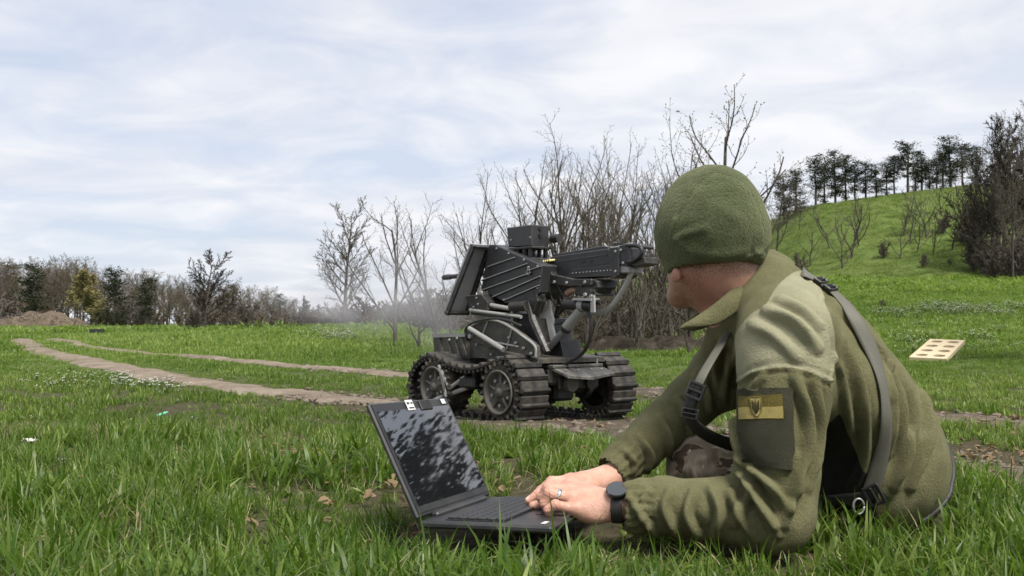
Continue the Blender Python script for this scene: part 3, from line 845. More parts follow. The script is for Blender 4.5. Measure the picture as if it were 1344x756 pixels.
M_TAN = metal_mat('pinkish_tan', (.36, .22, .16), (.25, .15, .11), .5, .6)

robot = empty('tracked_robot', ROBOT_O, RRZ)
tag(robot, 'black four wheeled tracked robot carrying a heavy machine gun, firing over the meadow', 'robot')
WR, WZ, WX = .128, .150, .238                          # tyre radius, axle height, half wheelbase
PAD_R = .143                                           # radius the track plates lie on
BN, BF, TW = -.268, .268, .150                           # track centres and width

def track_path(n=400):
    """closed belt line (x,z): round both wheels, the upper run sagging between them, the lower run on the ground"""
    pts = []
    for a in np.linspace(-90, 78, 40): pts.append((WX + PAD_R * math.cos(math.radians(a)), WZ + PAD_R * math.sin(math.radians(a))))
    p, q = pts[-1], (-WX + 1.42 * PAD_R * math.cos(math.radians(102)), WZ + PAD_R * math.sin(math.radians(102)))
    for f in np.linspace(0, 1, 30)[1:-1]:
        pts.append((p[0] + (q[0] - p[0]) * f, p[1] + (q[1] - p[1]) * f - .052 * math.sin(math.pi * f) ** 1.3))
    for a in np.linspace(102, 270, 40): pts.append((-WX + 1.42 * PAD_R * math.cos(math.radians(a)), WZ + PAD_R * math.sin(math.radians(a))))
    pts = np.array(pts + [pts[0]])
    s = np.r_[0, np.cumsum(np.linalg.norm(np.diff(pts, axis=0), axis=1))]
    u = np.linspace(0, s[-1], n + 1)[:-1]
    return np.c_[np.interp(u, s, pts[:, 0]), np.interp(u, s, pts[:, 1])], s[-1]
TPATH, TLEN = track_path()
NPAD = 34
def pad_mesh():
    p = TLEN / NPAD
    m = MB()
    m.box((0, 0, .004), (p * .90, TW, .014), bev=.003)                       # plate
    m.prism(np.array([(-p * .48, -TW / 2, .008), (-p * .30, -TW / 2, .021), (-p * .18, -TW / 2, .021), (-p * .06, -TW / 2, .008)]), (0, TW, 0))   # grouser bar
    for sx in (-1, 1):
        m.box((sx * p * .25, -TW / 2 + .010, -.010), (p * .28, .016, .016), bev=.003)
        m.box((sx * p * .25, TW / 2 - .010, -.010), (p * .28, .016, .016), bev=.003)
    m.box((0, 0, -.018), (p * .34, .026, .034), bev=.004)                     # guide tooth
    return m
pad0 = None
for b in (BN, BF):
    belt = MB()
    inner, outer = [], []
    cpath = TPATH[::4]
    for i in range(len(cpath)):
        tg = cpath[(i + 1) % len(cpath)] - cpath[i - 1]; tg /= np.linalg.norm(tg); nn = np.array((tg[1], -tg[0]))
        for lst, o in ((inner, -.004), (outer, .002)): lst.append(cpath[i] + nn * o)
    n = len(cpath)
    vs = [(x, b - TW * .40, z) for x, z in inner] + [(x, b + TW * .40, z) for x, z in inner] + [(x, b - TW * .40, z) for x, z in outer] + [(x, b + TW * .40, z) for x, z in outer]
    fs = []
    for i in range(n):
        j = (i + 1) % n
        fs += [(i, j, n + j, n + i), (2 * n + i, 3 * n + i, 3 * n + j, 2 * n + j), (i, 2 * n + i, 2 * n + j, j), (n + i, n + j, 3 * n + j, 3 * n + i)]
    belt.add(vs, fs)
    tb = belt.build('track_belt', M_RUBBER, robot)
    for k in range(NPAD):
        u = (k + .35) / NPAD * len(TPATH); i = int(u) % len(TPATH)
        c = TPATH[i]; tg = TPATH[(i + 3) % len(TPATH)] - TPATH[i - 3]; tg /= np.linalg.norm(tg)
        if pad0 is None:
            pad0 = pad_mesh().build('track_pad', M_RUBBER, tb); o = pad0
        else:
            o = pad0.copy(); COL.objects.link(o); o.parent = tb
        X = Vector((tg[0], 0, tg[1])); Z = Vector((tg[1], 0, -tg[0])); Y = Z.cross(X)
        o.matrix_local = Matrix.Translation((c[0], b, c[1])) @ Matrix((X, Y, Z)).transposed().to_4x4() @ Matrix.Rotation(RNG.normal(0, .02), 4, 'Y')

def make_wheel(x, b, side):
    """side: which way the outer face looks (-1 towards the camera side)"""
    w = empty('wheel'); w.parent = robot; w.location = (x, b, WZ)
    t = MB()
    hw = .056
    t.lathe([(.088, -hw), (.112, -hw * 1.06), (.122, -hw * .8), (WR - .004, -hw * .45), (WR - .004, hw * .45), (.122, hw * .8), (.112, hw * 1.06), (.088, hw)], (0, 0, 0), (0, 1, 0), 40)
    ty = t.build('tyre', M_TYRE, w, smooth=True)
    lug = MB()
    for k in range(22):
        a = 2 * math.pi * k / 22
        for sd in (-1, 1):
            aa = a + (.14 if sd > 0 else 0)
            c = np.array((math.cos(aa), 0, math.sin(aa))); tn = np.array((-math.sin(aa), 0, math.cos(aa))); y = np.array((0, 1.0, 0))
            R = np.stack([c, (y * .86 + tn * .5 * sd), np.cross(c, (y * .86 + tn * .5 * sd))], 1)
            lug.box(c * .119 + y * sd * .040, (.022, .058, .014), R, bev=.003)
    lug.build('tread', M_TYRE, ty)
    r = MB()
    s = side
    r.lathe([(.090, s * .060), (.096, s * .068), (.092, s * .072), (.084, s * .066), (.080, s * .045), (.062, s * .034), (.046, s * .038), (.042, s * .052), (.020, s * .054), (.020, s * .066), (.0, s * .067)], (0, 0, 0), (0, 1, 0), 36)
    rim = r.build('rim', M_RIM, w, smooth=True)
    sp = MB()
    for k in range(5):
        a = 2 * math.pi * k / 5 + .3
        c = np.array((math.cos(a), 0, math.sin(a)))
        sp.cyl(c * .030 + (0, s * .050, 0), c * .082 + (0, s * .050, 0), .010, .006, 6)
    sp.build('spokes', M_RIM, rim)
    for k in range(5):
        a = 2 * math.pi * k / 5 + .9
        c = np.array((math.cos(a) * .056, s * .036, math.sin(a) * .056))
        MB().cyl(c, c + (0, s * .022, 0), .0085, .0075, 6).build('wheel_bolt', M_STEEL, rim)
    return w
for b, sd in ((BN, -1), (BF, 1)):
    for x in (WX, -WX):
        make_wheel(x, b + sd * .012, sd)

# running gear and hull -------------------------------------------------
m = MB()
m.box((0, 0, .215), (.70, .30, .075), bev=.012)
m.box((-.05, 0, .266), (.62, .25, .035), bev=.008)
hull = m.build('hull', M_OLIVE, robot, auto=True)
g = MB()
for x in (WX, -WX):
    g.cyl((x, -.25, WZ), (x, .25, WZ), .022, n=12)
    g.box((x, 0, WZ), (.10, .12, .10), bev=.015)
    g.cyl((x, -.14, WZ), (x, -.165, WZ), .05, n=14); g.cyl((x, .14, WZ), (x, .165, WZ), .05, n=14)
g.build('axles', M_DARK, robot)
# suspension arms by the front wheel, near side
for p0, p1, r in (((-WX + .02, -.338, WZ - .055), (-WX + .20, -.30, WZ + .005), .011), ((-WX + .04, -.338, WZ + .10), (-WX + .115, -.335, WZ + .0), .009), ((-WX + .115, -.335, WZ + .0), (-WX + .20, -.31, WZ + .055), .009), ((-WX + .04, -.338, WZ + .10), (-WX + .10, -.34, WZ - .04), .009)):
    MB().cyl(p0, p1, r, n=8).build('suspension_arm', M_GREY, robot, smooth=False)
MB().box((-.02, -.30, WZ + .03), (.12, .05, .05), bev=.01).build('suspension_mount', M_DARK, robot)
def poly_at(pix, b, ext, m=None, mi=0):
    """plate whose outline was measured on the photograph, lying in the lengthwise plane y=b and ext thick"""
    pts = [Rl(px, py, b) for px, py in pix]
    return (m or MB()).prism(pts, (0, ext, 0), mi)

# battery tray at the front (left in the photo), ribbed
m = MB(); poly_at([(568, 439), (612, 438), (612, 470), (570, 464)], -.20, .34, m)
tray = m.build('battery_tray', M_OLIVE, robot)
for f in (.12, .36, .60, .84):
    x0 = 570 + 41 * f
    m = MB(); poly_at([(x0, 443), (x0 + 2.5, 443), (x0 + 8.5, 466), (x0 + 5.5, 466)], -.2005, -.006, m); m.build('tray_rib', M_OLIVE, tray)
m = MB(); poly_at([(566, 438), (613, 437), (613, 442), (567, 443)], -.208, .356, m); m.build('tray_lid', M_GREY, tray)
m = MB(); poly_at([(612, 440), (632, 434), (634, 470), (612, 470)], -.18, .30, m); m.build('equipment_box', M_OLIVE, robot)

# domed side fender with stud bolts
arc = [(613, 440), (616, 432), (624, 425), (634, 421), (648, 420.5), (660, 424), (672, 431), (686, 441), (702, 454), (703, 468), (690, 466), (659, 459), (640, 456), (622, 447)]
m = MB(); poly_at(arc, -.235, .03, m); fen = m.build('side_fender', M_OLIVE, robot, bevel=.002)
m = MB(); m.tube(spline([Rl(x, y, -.237) for x, y in arc[:10]], 40), .0055, 6); m.build('fender_lip', M_GREY, fen)
for x, y in ((669, 443), (678, 450), (688, 457), (698, 464)):
    c = Rl(x, y, -.236); MB().cyl(c, c + (0, -.010, 0), .0075, .006, 8).build('stud_bolt', M_STEEL, fen)
for (x0, y0), (x1, y1) in (((640, 422), (633, 441)), ((672, 431), (665, 458)), ((634, 446), (680, 455))):
    MB().cyl(Rl(x0, y0, -.238), Rl(x1, y1, -.238), .0045, n=6).build('fender_rib', M_GREY, fen)
m = MB(); poly_at([(622, 441), (660, 463), (706, 471), (706, 477), (655, 473), (622, 468)], -.215, .40, m); m.build('upper_deck', M_OLIVE, robot)
MB().cyl(Rl(616, 431, -.255), Rl(661, 459, -.255), .012, n=10).build('side_strut', M_GREY, robot, smooth=False)
c = Rl(615, 433, -.25); MB().cyl(c, c + (0, .05, 0), .02, n=12).build('strut_pivot', M_DARK, robot)
c = Rl(616, 441, -.25); MB().cyl(c, c + (0, .03, 0), .012, n=10).build('strut_pivot', M_EDGE, robot)
# dark hose over the fender
MB().tube(spline([Rl(x, y, -.25) for x, y in ((612, 442), (611, 433), (618, 425), (632, 420), (650, 418), (668, 421), (684, 428))], 40), .006, 8).build('hydraulic_hose', M_CABLE, robot, smooth=True)
# rails and pipes under the ribbed box
MB().cyl(Rl(617, 407, -.17), Rl(684, 416, -.17), .008, n=8).build('pipe', M_GREY, robot)
MB().cyl(Rl(636, 399, -.15), Rl(671, 405.5, -.15), .010, n=8).build('pipe', M_GREY, robot)
m = MB(); poly_at([(618, 406), (672, 412), (672, 421), (618, 413)], -.15, .2, m); m.build('turret_base', M_OLIVE, robot)
m = MB(); poly_at([(642, 412), (700, 418), (706, 450), (668, 428), (648, 420)], -.12, .22, m); m.build('turret_column', M_DARK, robot)
m = MB(); poly_at([(610, 388), (632, 386), (640, 396), (640, 407), (616, 408)], -.17, .20, m); m.build('actuator_housing', M_DARK, robot, bevel=.004)
for x, y in ((626, 391), (628, 399), (622, 403)):
    c = Rl(x, y, -.172); MB().cyl(c, c + (0, -.006, 0), .005, n=8).build('bolt', M_STEEL, robot)

# gun shield: a flanged plate raked back, standing out to the near side of the ribbed box
zl = [Rl(642, 322, -.10), Rl(612, 411, -.10)]
top, bot = zl
lean = (top - bot)
sw = .130                                              # how far it stands out sideways
m = MB()
v = [bot + (0, -sw, .0), bot, top, top + (0, -sw * .82, 0)]
nrm = np.cross(lean, (0, 1, 0)); nrm /= np.linalg.norm(nrm)
if nrm[0] < 0: nrm = -nrm
m.prism(v, -nrm * .010)
sh = m.build('gun_shield', M_PANEL, robot)
cen = sum(v) / 4
m = MB()
for i in range(4):
    p, q = v[i], v[(i + 1) % 4]
    ax = (q - p) / np.linalg.norm(q - p); inw = np.cross(nrm, ax)
    if np.dot(inw, cen - p) < 0: inw = -inw
    m.prism([p - ax * .002, q + ax * .002, q + ax * .002 + inw * .014, p - ax * .002 + inw * .014], nrm * .022)
m.build('shield_flange', M_DARK, sh)

# ribbed armour box beside the gun
side = [(641.5, 321), (650, 321), (672, 331), (711.5, 348), (708, 384), (700, 392), (664, 398), (631, 380)]
m = MB(); poly_at(side, -.125, .17, m)
rb = m.build('ribbed_box', M_BOX, robot, bevel=.003)
for (x0, y0), (x1, y1) in (((641.5, 350), (676.5, 338)), ((633, 368), (693, 346)), ((633, 381), (698, 358)), ((648, 389.5), (710, 362.5)), ((662, 394.5), (708.5, 374.5)), ((694, 355), (711, 349.5))):
    p, q = Rl(x0, y0, -.126), Rl(x1, y1, -.126)
    d = (q - p) / np.linalg.norm(q - p); up = np.array((-d[2], 0, d[0]))
    MB().prism([p - up * .004, p + up * .004, p + up * .0015 + (0, -.007, 0), p - up * .0025 + (0, -.007, 0)], q - p).build('box_rib', M_BOX, rb)
    MB().prism([p + up * .0018 + (0, -.0072, 0), p - up * .0018 + (0, -.0072, 0), p - up * .0018 + (0, -.009, 0), p + up * .0018 + (0, -.009, 0)], q - p).build('rib_edge', M_EDGE, rb)
c = Rl(694.5, 357, -.128)
m = MB(); m.tube(np.array([c + np.array((.010 * math.cos(a), -.004, .012 * math.sin(a))) for a in np.linspace(0, 2 * math.pi, 20)]), .003, 6)
c2 = Rl(694.5, 351, -.128); m.cyl(c2, c2 + (0, -.008, 0), .006, n=8); m.build('pull_ring', M_STEEL, rb)

for x, y in ((652, 326), (668, 332.5), (688, 341), (706, 349), (706, 378), (662, 393), (640, 383), (636, 366)):
    c = Rl(x, y, -.126); MB().cyl(c, c + (0, -.005, 0), .0042, n=8).build('bolt', M_EDGE, rb)
# sensor box on a pedestal
m = MB()
A, B_, C_ = Rl(665, 299, -.085), Rl(698, 294.5, -.085), Rl(697.5, 322.5, -.085)
D_ = Rl(667, 324, -.085)
m.prism([A, B_, C_, D_], (0, .105, 0))
sb = m.build('sensor_box', M_BOX, robot, bevel=.003)
x1 = (B_[0] + C_[0]) / 2 + .0035
for py in (303.5, 312):
    z = Rl(697, py, -.03)[2] + .006
    MB().cyl((x1 - .004, -.035, z), (x1 + .003, -.035, z), .010, n=12).build('sensor_lens', M_CABLE, sb)
for x, y in ((671, 315), (696, 311.5)):
    c = Rl(x, y, -.0855); MB().cyl(c, c + (0, -.004, 0), .0045, n=8).build('bolt', M_STEEL, sb)
m = MB()
E, Fq = Rl(671, 325, -.07), Rl(697, 325, -.07)
m.box(((E[0] + Fq[0]) / 2 + .01, -.03, E[2] - .008), (.19, .12, .010), bev=.002)
for sx in (-.06, -.015, .03, .07):
    m.box(((E[0] + Fq[0]) / 2 + sx, -.075, E[2] - .035), (.016, .012, .05))
    m.box(((E[0] + Fq[0]) / 2 + sx, .015, E[2] - .035), (.016, .012, .05))
m.box(((E[0] + Fq[0]) / 2 + .01, -.03, E[2] - .065), (.20, .13, .016), bev=.003)
m.build('sensor_pedestal', M_DARK, robot)
c = np.array((B_[0] + .02, .02, B_[2] - .06)); MB().cyl(c, c + (.05, 0, 0), .02, n=12).build('side_light', M_DARK, robot)

# machine gun ------------------------------------------------------------
GB = .02
gun = empty('machine_gun'); gun.parent = robot
mz, mr = Rl(583, 364.2, GB), Rl(735, 348, GB)
m = MB(); m.cyl(mz, mr, .0115, .017, 20)
m.cyl(mz - (.0, 0, 0), mz + (mr - mz) * .06, .0145, .0145, 18)
m.build('barrel', M_GUN, gun, smooth=False, auto=True)
rec = [(722, 337), (799, 326), (805, 361), (751, 366), (722, 367)]
gd = Rl(799, 326, GB - .05) - Rl(722, 337, GB - .05)
m = MB(); poly_at(rec, GB - .055, .105, m); m.build('receiver', M_GUN, gun, bevel=.003)
m = MB(); poly_at([(726, 333.5), (760, 328), (790, 322.5), (799, 323.5), (799, 328), (724, 338.5)], GB - .045, .085, m); m.build('feed_cover', M_GUN, gun, bevel=.003)
m = MB(); poly_at([(744, 364), (753, 353), (803, 347), (804.5, 362)], GB - .060, .004, m); m.build('side_plate', M_GUN, gun)
for k in range(12):
    f = k / 11; c = Rl(752 + 50 * f, 358.5 - 4.0 * f, GB - .0602); MB().cyl(c, c + (0, -.0035, 0), .003, n=6).build('rivet', M_EDGE, gun)
for pix in ([(765, 349.5), (801, 344.5), (801, 346.8), (765, 351.5)], [(762, 342.5), (768, 341.5), (768, 344.5), (762, 345.5)], [(773.5, 341.5), (777.5, 341), (777.5, 344), (773.5, 344.7)], [(743, 343), (746, 340), (747, 343.5)]):
    m = MB(); poly_at(pix, GB - .0552, -.0012, m); m.build('slot', M_CABLE, gun)
m = MB(); poly_at([(733, 342.5), (797, 333), (797, 334.5), (733, 344)], GB - .0552, -.003, m); m.build('cover_seam', M_GUN, gun)
# receiver rear: buffer block, back plate, spade grips, trigger block
m = MB(); poly_at([(799, 325), (812, 323.5), (812, 361), (805, 366), (800, 362)], GB - .062, .118, m); m.build('buffer_block', M_GUN, gun, bevel=.003)
m = MB(); poly_at([(804, 346), (824, 349), (825, 358), (808, 359)], GB - .05, .09, m); m.build('lower_latch', M_EDGE, gun, bevel=.004)
m = MB(); poly_at([(812, 322), (822, 319.5), (826, 326), (828, 344), (822, 350), (812, 347)], GB - .055, .10, m); m.build('back_plate', M_GUN, gun, bevel=.004)
m = MB()
for bb in (-.05, .035):
    p = [Rl(822, 322, GB + bb), Rl(836, 322.5, GB + bb), Rl(842, 327, GB + bb), Rl(841, 335, GB + bb), Rl(832, 342, GB + bb), Rl(824, 344, GB + bb)]
    m.tube(spline(p, 20), .0085, 8)
m.build('spade_grips', M_GUN, gun, smooth=True)
m = MB(); m.cyl(Rl(824, 323, GB - .05), Rl(824, 323, GB - .05) + (0, .085, 0), .010, n=10); m.cyl(Rl(838, 324, GB - .05), Rl(838, 324, GB - .05) + (0, .085, 0), .008, n=8)
m.build('grip_crossbar', M_GUN, gun)
m = MB(); poly_at([(830, 338), (846, 337), (847, 346), (834, 350), (828, 348)], GB - .045, .08, m); m.build('trigger_block', M_DARK, gun, bevel=.003)
a_, b__ = Rl(845, 339.5, GB), Rl(854, 338.8, GB)
MB().cyl(a_, b__, .017, .017, 12).build('buffer_cap', M_GUN, gun); 
m = MB(); m.cyl(b__, b__ + (b__ - a_) * .12, .020, .020, 12); m.build('cap_ring', M_DARK, gun)
m = MB(); m.tube(spline([Rl(x, y, GB - .03) for x, y in ((793, 320), (797, 324), (806, 325), (818, 322), (826, 320))], 20), .004, 6); m.tube(spline([Rl(x, y, GB - .02) for x, y in ((806, 318.5), (818, 320.5), (830, 319.5))], 12), .004, 6); m.build('grip_wire', M_EDGE, gun, smooth=True)
m = MB(); poly_at([(806, 318), (820, 319), (820, 324), (806, 323)], GB - .03, .04, m); m.build('rear_sight', M_GUN, gun)
# belt of rounds showing at the feed
belt_p = spline([Rl(x, y, GB - .06) for x, y in ((704, 347), (711, 344), (719, 342.5), (727, 341))], 9)
for i, q in enumerate(belt_p):
    MB().cyl(q + (-.012, -.02, -.004), q + (.012, .05, .004), .0065, .005, 8).build('cartridge', M_BRASS, gun)

# cradle and elevation gear under the gun --------------------------------
m = MB(); poly_at([(713, 353), (722, 352), (724, 360), (752, 366), (776, 366), (776, 374), (745, 376), (720, 372), (712, 386), (706, 392), (706, 372)], -.07, .16, m); m.build('gun_cradle', M_DARK, robot, bevel=.003)
m = MB(); poly_at([(705, 349), (714, 352), (713, 372), (705, 390)], -.10, .04, m); m.build('cradle_cheek', M_DARK, robot, bevel=.003)
m = MB(); poly_at([(753, 367), (784, 368), (786, 378), (780, 380), (784, 388), (754, 388)], -.055, .11, m); m.build('drive_motor', M_DARK, robot, bevel=.005)
for x, y in ((764, 372), (775, 383)):
    c = Rl(x, y, -.056); MB().cyl(c, c + (0, -.012, 0), .014, n=14).build('motor_cap', M_GUN, robot)
for x, y in ((769, 386.5), (777, 388.5)):
    c = Rl(x, y, -.075); MB().cyl(c, c + (0, -.010, 0), .007, n=10).build('bolt', M_EDGE, robot)
MB().cyl(Rl(744, 398, -.05), Rl(779, 402, -.05), .026, n=18).build('motor_tube', M_DARK, robot, smooth=False, auto=True)
MB().cyl(Rl(762, 400, -.05), Rl(768.5, 400.8, -.05), .0275, n=18).build('tube_band', M_EDGE, robot, auto=True)
MB().cyl(Rl(779, 396, -.05), Rl(790, 397, -.05), .011, n=10).build('tube_plug', M_DARK, robot)
m = MB(); poly_at([(775, 387), (779, 387), (780, 410), (775, 410)], -.08, .01, m); m.build('tube_bracket', M_EDGE, robot)
m = MB(); poly_at([(752, 391), (776, 391), (776, 395), (750, 394)], -.085, .05, m); m.build('tube_clamp', M_EDGE, robot)
# small tan stand-in for an unidentified pinkish shape under the gun, half hidden by cables
m = MB(); m.tube(spline([Rl(x, y, -.035) for x, y in ((741, 388), (747, 383), (753, 380.5), (761, 382))], 12), [.008, .013, .015, .016, .0155, .015, .0155, .015, .014, .013, .012, .010, .008][:len(spline([(0, 0, 0)] * 4, 12))], 12)
m.build('unidentified_shape', M_TAN, robot, smooth=True)
# legs of the mount
MB().cyl(Rl(763, 407, -.05), Rl(741, 433, -.05), .023, n=16).build('recoil_strut', M_GREY, robot, auto=True)
MB().cyl(Rl(742, 432, -.05), Rl(722, 455, -.05), .015, n=14).build('strut_rod', M_STEEL, robot, auto=True)
MB().cyl(Rl(744, 429, -.05), Rl(741, 433.5, -.05), .025, n=16).build('strut_collar', M_DARK, robot)
m = MB(); m.tube(np.array([Rl(x, y, -.12) for x, y in ((694, 398), (700, 422), (718, 463))]), [.016, .021, .017], 8); m.build('mount_leg', M_DARK, robot, auto=True)
m = MB(); m.tube(np.array([Rl(x, y, -.10) for x, y in ((712, 386), (704, 414), (700, 424))]), [.012, .014, .014], 8); m.build('mount_leg', M_DARK, robot, auto=True)
m = MB(); m.tube(np.array([Rl(x, y, .06) for x, y in ((735, 392), (729, 422), (724, 460))]), [.014, .012, .012], 8); m.build('mount_leg', M_DARK, robot, auto=True)
m = MB(); m.tube(np.array([Rl(x, y, .08) for x, y in ((745, 396), (722, 424), (705, 458))]), [.014, .012, .012], 8); m.build('mount_leg', M_DARK, robot, auto=True)
c = Rl(671, 403, -.16); MB().cyl(c, Rl(692, 401, -.14), .024, n=14).build('elevation_actuator', M_DARK, robot, auto=True)
m = MB(); poly_at([(686, 385), (703, 378), (706, 395), (700, 412), (688, 404)], -.128, .05, m); m.build('turret_bracket', M_DARK, robot, bevel=.003)
m = MB(); m.tube(np.array([Rl(672, y, -.165) for y in (400, 432)]), .006, 6); m.build('vertical_rod', M_GREY, robot)
# pale dusty splash plate between the legs
pl = [(718, 394), (721, 394), (723, 408), (726, 420), (725, 428), (728, 441), (724, 447), (716, 446), (704, 424), (708, 408), (716, 407)]
m = MB(); poly_at(pl, -.045, .012, m); m.build('splash_plate', M_CLOTH, robot, bevel=.002)
# rear deck plate, wings
def deck(pix, z, th):
    out = []
    for px, py in pix:
        r = RM.T @ ray(px, py); o = RM.T @ (CAM - ROBOT_O); t = (z - o[2]) / r[2]; out.append(o + r * t)
    return out
zb = Rl(735, 485, -.05)[2]
m = MB(); m.prism([(.33, -.150, .262), (.44, -.13, .222), (.47, -.02, .212), (.44, .15, .226), (.33, .150, .262)], (0, 0, -.010)); dk = m.build('rear_deck_plate', M_DECK, robot)
m = MB(); m.box((.29, 0, .258), (.16, .30, .012), bev=.002); m.build('deck_lid', M_DECK, robot)
for y in (-.10, -.03, .05, .11):
    MB().cyl((.395, y, .236), (.398, y, .244), .008, n=8).build('bolt', M_STEEL, dk)
MB().cyl((.36, .12, .25), (.36, .12, .285), .006, n=8).build('deck_pin', M_STEEL, dk)
m = MB(); m.prism([Rl(735, 447, .10), Rl(744, 449, .10), Rl(756, 459, .10), Rl(758, 472, .10), Rl(738, 472, .10)], (0, .012, 0)); m.build('mount_wing', M_DARK, robot)
m = MB(); m.prism([Rl(718, 452, -.03), Rl(735, 447, -.03), Rl(740, 470, -.03), Rl(716, 470, -.03)], (0, .12, 0)); m.build('mount_foot', M_DARK, robot)
MB().cyl((.36, -.05, .182), (.385, -.05, .182), .035, n=18).build('rear_lamp', M_RIM, robot)
MB().cyl((.36, .07, .182), (.38, .07, .182), .028, n=18).build('rear_lamp', M_DARK, robot)
MB().box((.352, .01, .185), (.02, .24, .05), bev=.004).build('rear_panel', M_DARK, robot)
for x, y in ((718, 357), (728, 370), (744, 371), (768, 370)):
    c = Rl(x, y, -.071); MB().cyl(c, c + (0, -.006, 0), .0065, n=8).build('bolt', M_EDGE, robot)
for x, y in ((808, 330), (808, 356), (815, 328), (818, 345)):
    c = Rl(x, y, GB - .063); MB().cyl(c, c + (0, -.005, 0), .005, n=8).build('bolt', M_EDGE, robot)
for x, y in ((626, 452), (645, 465), (600, 444), (590, 446)):
    c = Rl(x, y, -.222); MB().cyl(c, c + (0, -.006, 0), .006, n=8).build('bolt', M_EDGE, robot)
# cables
MB().tube(spline([Rl(x, y, -.07) for x, y in ((773, 411), (776, 425), (774, 445), (766, 462), (752, 473), (735, 480), (719, 477), (708, 469), (702, 457))], 60), .0075, 8).build('power_cable', M_CABLE, robot, smooth=True)
MB().tube(spline([Rl(x, y, GB - .02) for x, y in ((831, 352), (824, 368), (813, 388), (803, 401), (791, 409.5), (773, 411.5))], 40), .0115, 10).build('gun_conduit', M_COND, robot, smooth=True)
for pts in (((731, 372), (738, 386), (746, 399), (752, 404)), ((728, 360), (722, 378), (726, 395), (735, 402)), ((745, 372), (735, 388), (738, 402), (730, 416)), ((690, 392), (700, 382), (711, 388), (712, 402)), ((684, 420), (680, 430), (690, 440), (694, 452)), ((752, 410), (746, 420), (738, 424), (728, 426))):
    MB().tube(spline([Rl(x, y, -.06) for x, y in pts], 20), .0045, 6).build('thin_cable', M_CABLE, robot, smooth=True)
# ------------------------------------------------------------------ soldier: smooth-blended volumes turned into one skin, then folds pressed into the cloth
def smin(a, b, k):
    if k <= 0: return np.minimum(a, b)
    h = np.maximum(k - np.abs(a - b), 0) / k
    return np.minimum(a, b) - h * h * k * .25
def cone(p0, p1, r0, r1):
    p0, p1 = np.asarray(p0, float), np.asarray(p1, float); ba = p1 - p0; L2 = (ba ** 2).sum()
    def f(q):
        h = np.clip(((q - p0) @ ba) / L2, 0, 1)
        return np.sqrt(((q - p0 - h[:, None] * ba) ** 2).sum(1)) - (r0 + (r1 - r0) * h)
    f.bb = (np.minimum(p0 - r0, p1 - r1), np.maximum(p0 + r0, p1 + r1)); return f
def ell(c, ax, r):
    """ellipsoid: ax rows are its unit axes, r the half lengths"""
    c = np.asarray(c, float); A = np.asarray(ax, float); r = np.asarray(r, float)
    def f(q):
        l = (q - c) @ A.T
        k0 = np.sqrt(((l / r) ** 2).sum(1)); k1 = np.sqrt(((l / r ** 2) ** 2).sum(1)) + 1e-9
        return k0 * (k0 - 1) / k1
    m = r.max(); f.bb = (c - m, c + m); return f
def union(prims):
    """prims: (function, blend) in order"""
    def f(q):
        d = prims[0][0](q)
        for g, k in prims[1:]: d = smin(d, g(q), k)
        return d
    f.bb = (np.min([g.bb[0] for g, _ in prims], 0), np.max([g.bb[1] for g, _ in prims], 0)); return f
def surface(fn, vox, pad=.02, lo=None, hi=None):
    """surface nets"""
    lo = fn.bb[0] - pad if lo is None else np.asarray(lo); hi = fn.bb[1] + pad if hi is None else np.asarray(hi)
    n = np.ceil((hi - lo) / vox).astype(int) + 1
    ax = [lo[i] + vox * np.arange(n[i]) for i in range(3)]
    D = np.empty(n, np.float32)
    YZ = np.stack(np.meshgrid(ax[1], ax[2], indexing='ij'), -1).reshape(-1, 2)
    st = max(1, 400000 // len(YZ))
    for i in range(0, n[0], st):
        xs = ax[0][i:i + st]
        q = np.concatenate([np.repeat(xs, len(YZ))[:, None], np.tile(YZ, (len(xs), 1))], 1)
        D[i:i + st] = fn(q).reshape(len(xs), n[1], n[2])
    S = D < 0
    acc = np.zeros(tuple(n - 1) + (3,), np.float32); cnt = np.zeros(tuple(n - 1), np.float32)
    sl = lambda o, m_: slice(o, o + m_)
    cs = n - 1
    for a in range(3):
        b_, c_ = [k for k in range(3) if k != a]
        for ob in (0, 1):
            for oc in (0, 1):
                o0 = [0, 0, 0]; o0[b_] = ob; o0[c_] = oc; o1 = list(o0); o1[a] += 1
                s0 = tuple(sl(o0[k], cs[k]) for k in range(3)); s1 = tuple(sl(o1[k], cs[k]) for k in range(3))
                cr = S[s0] != S[s1]
                t_ = np.where(cr, D[s0] / (D[s0] - D[s1] + 1e-12), 0)
                cnt += cr
                acc[..., a] += np.where(cr, t_, 0)
                acc[..., b_] += cr * ob; acc[..., c_] += cr * oc
    act = cnt > 0
    idx = np.full(tuple(cs), -1, np.int64); idx[act] = np.arange(act.sum())
    base = np.stack(np.nonzero(act), 1)
    V = lo + vox * (base + acc[act] / cnt[act][:, None])
    Q = []
    for a in range(3):
        b_, c_ = (a + 1) % 3, (a + 2) % 3
        s0 = [slice(1, cs[k]) for k in range(3)]; s0[a] = slice(0, cs[a]); s1 = list(s0); s1[a] = slice(1, cs[a] + 1)
        A_, B_ = S[tuple(s0)], S[tuple(s1)]
        e = np.stack(np.nonzero(A_ != B_), 1)
        flip = A_[A_ != B_]
        off = np.array([1, 1, 1]); off[a] = 0; e = e + off
        def cell(db, dc):
            k = e.copy(); k[:, b_] -= db; k[:, c_] -= dc; return idx[k[:, 0], k[:, 1], k[:, 2]]
        q = np.stack([cell(1, 1), cell(0, 1), cell(0, 0), cell(1, 0)], 1)
        q[~flip] = q[~flip][:, ::-1]
        Q.append(q)
    return V, np.vstack(Q)
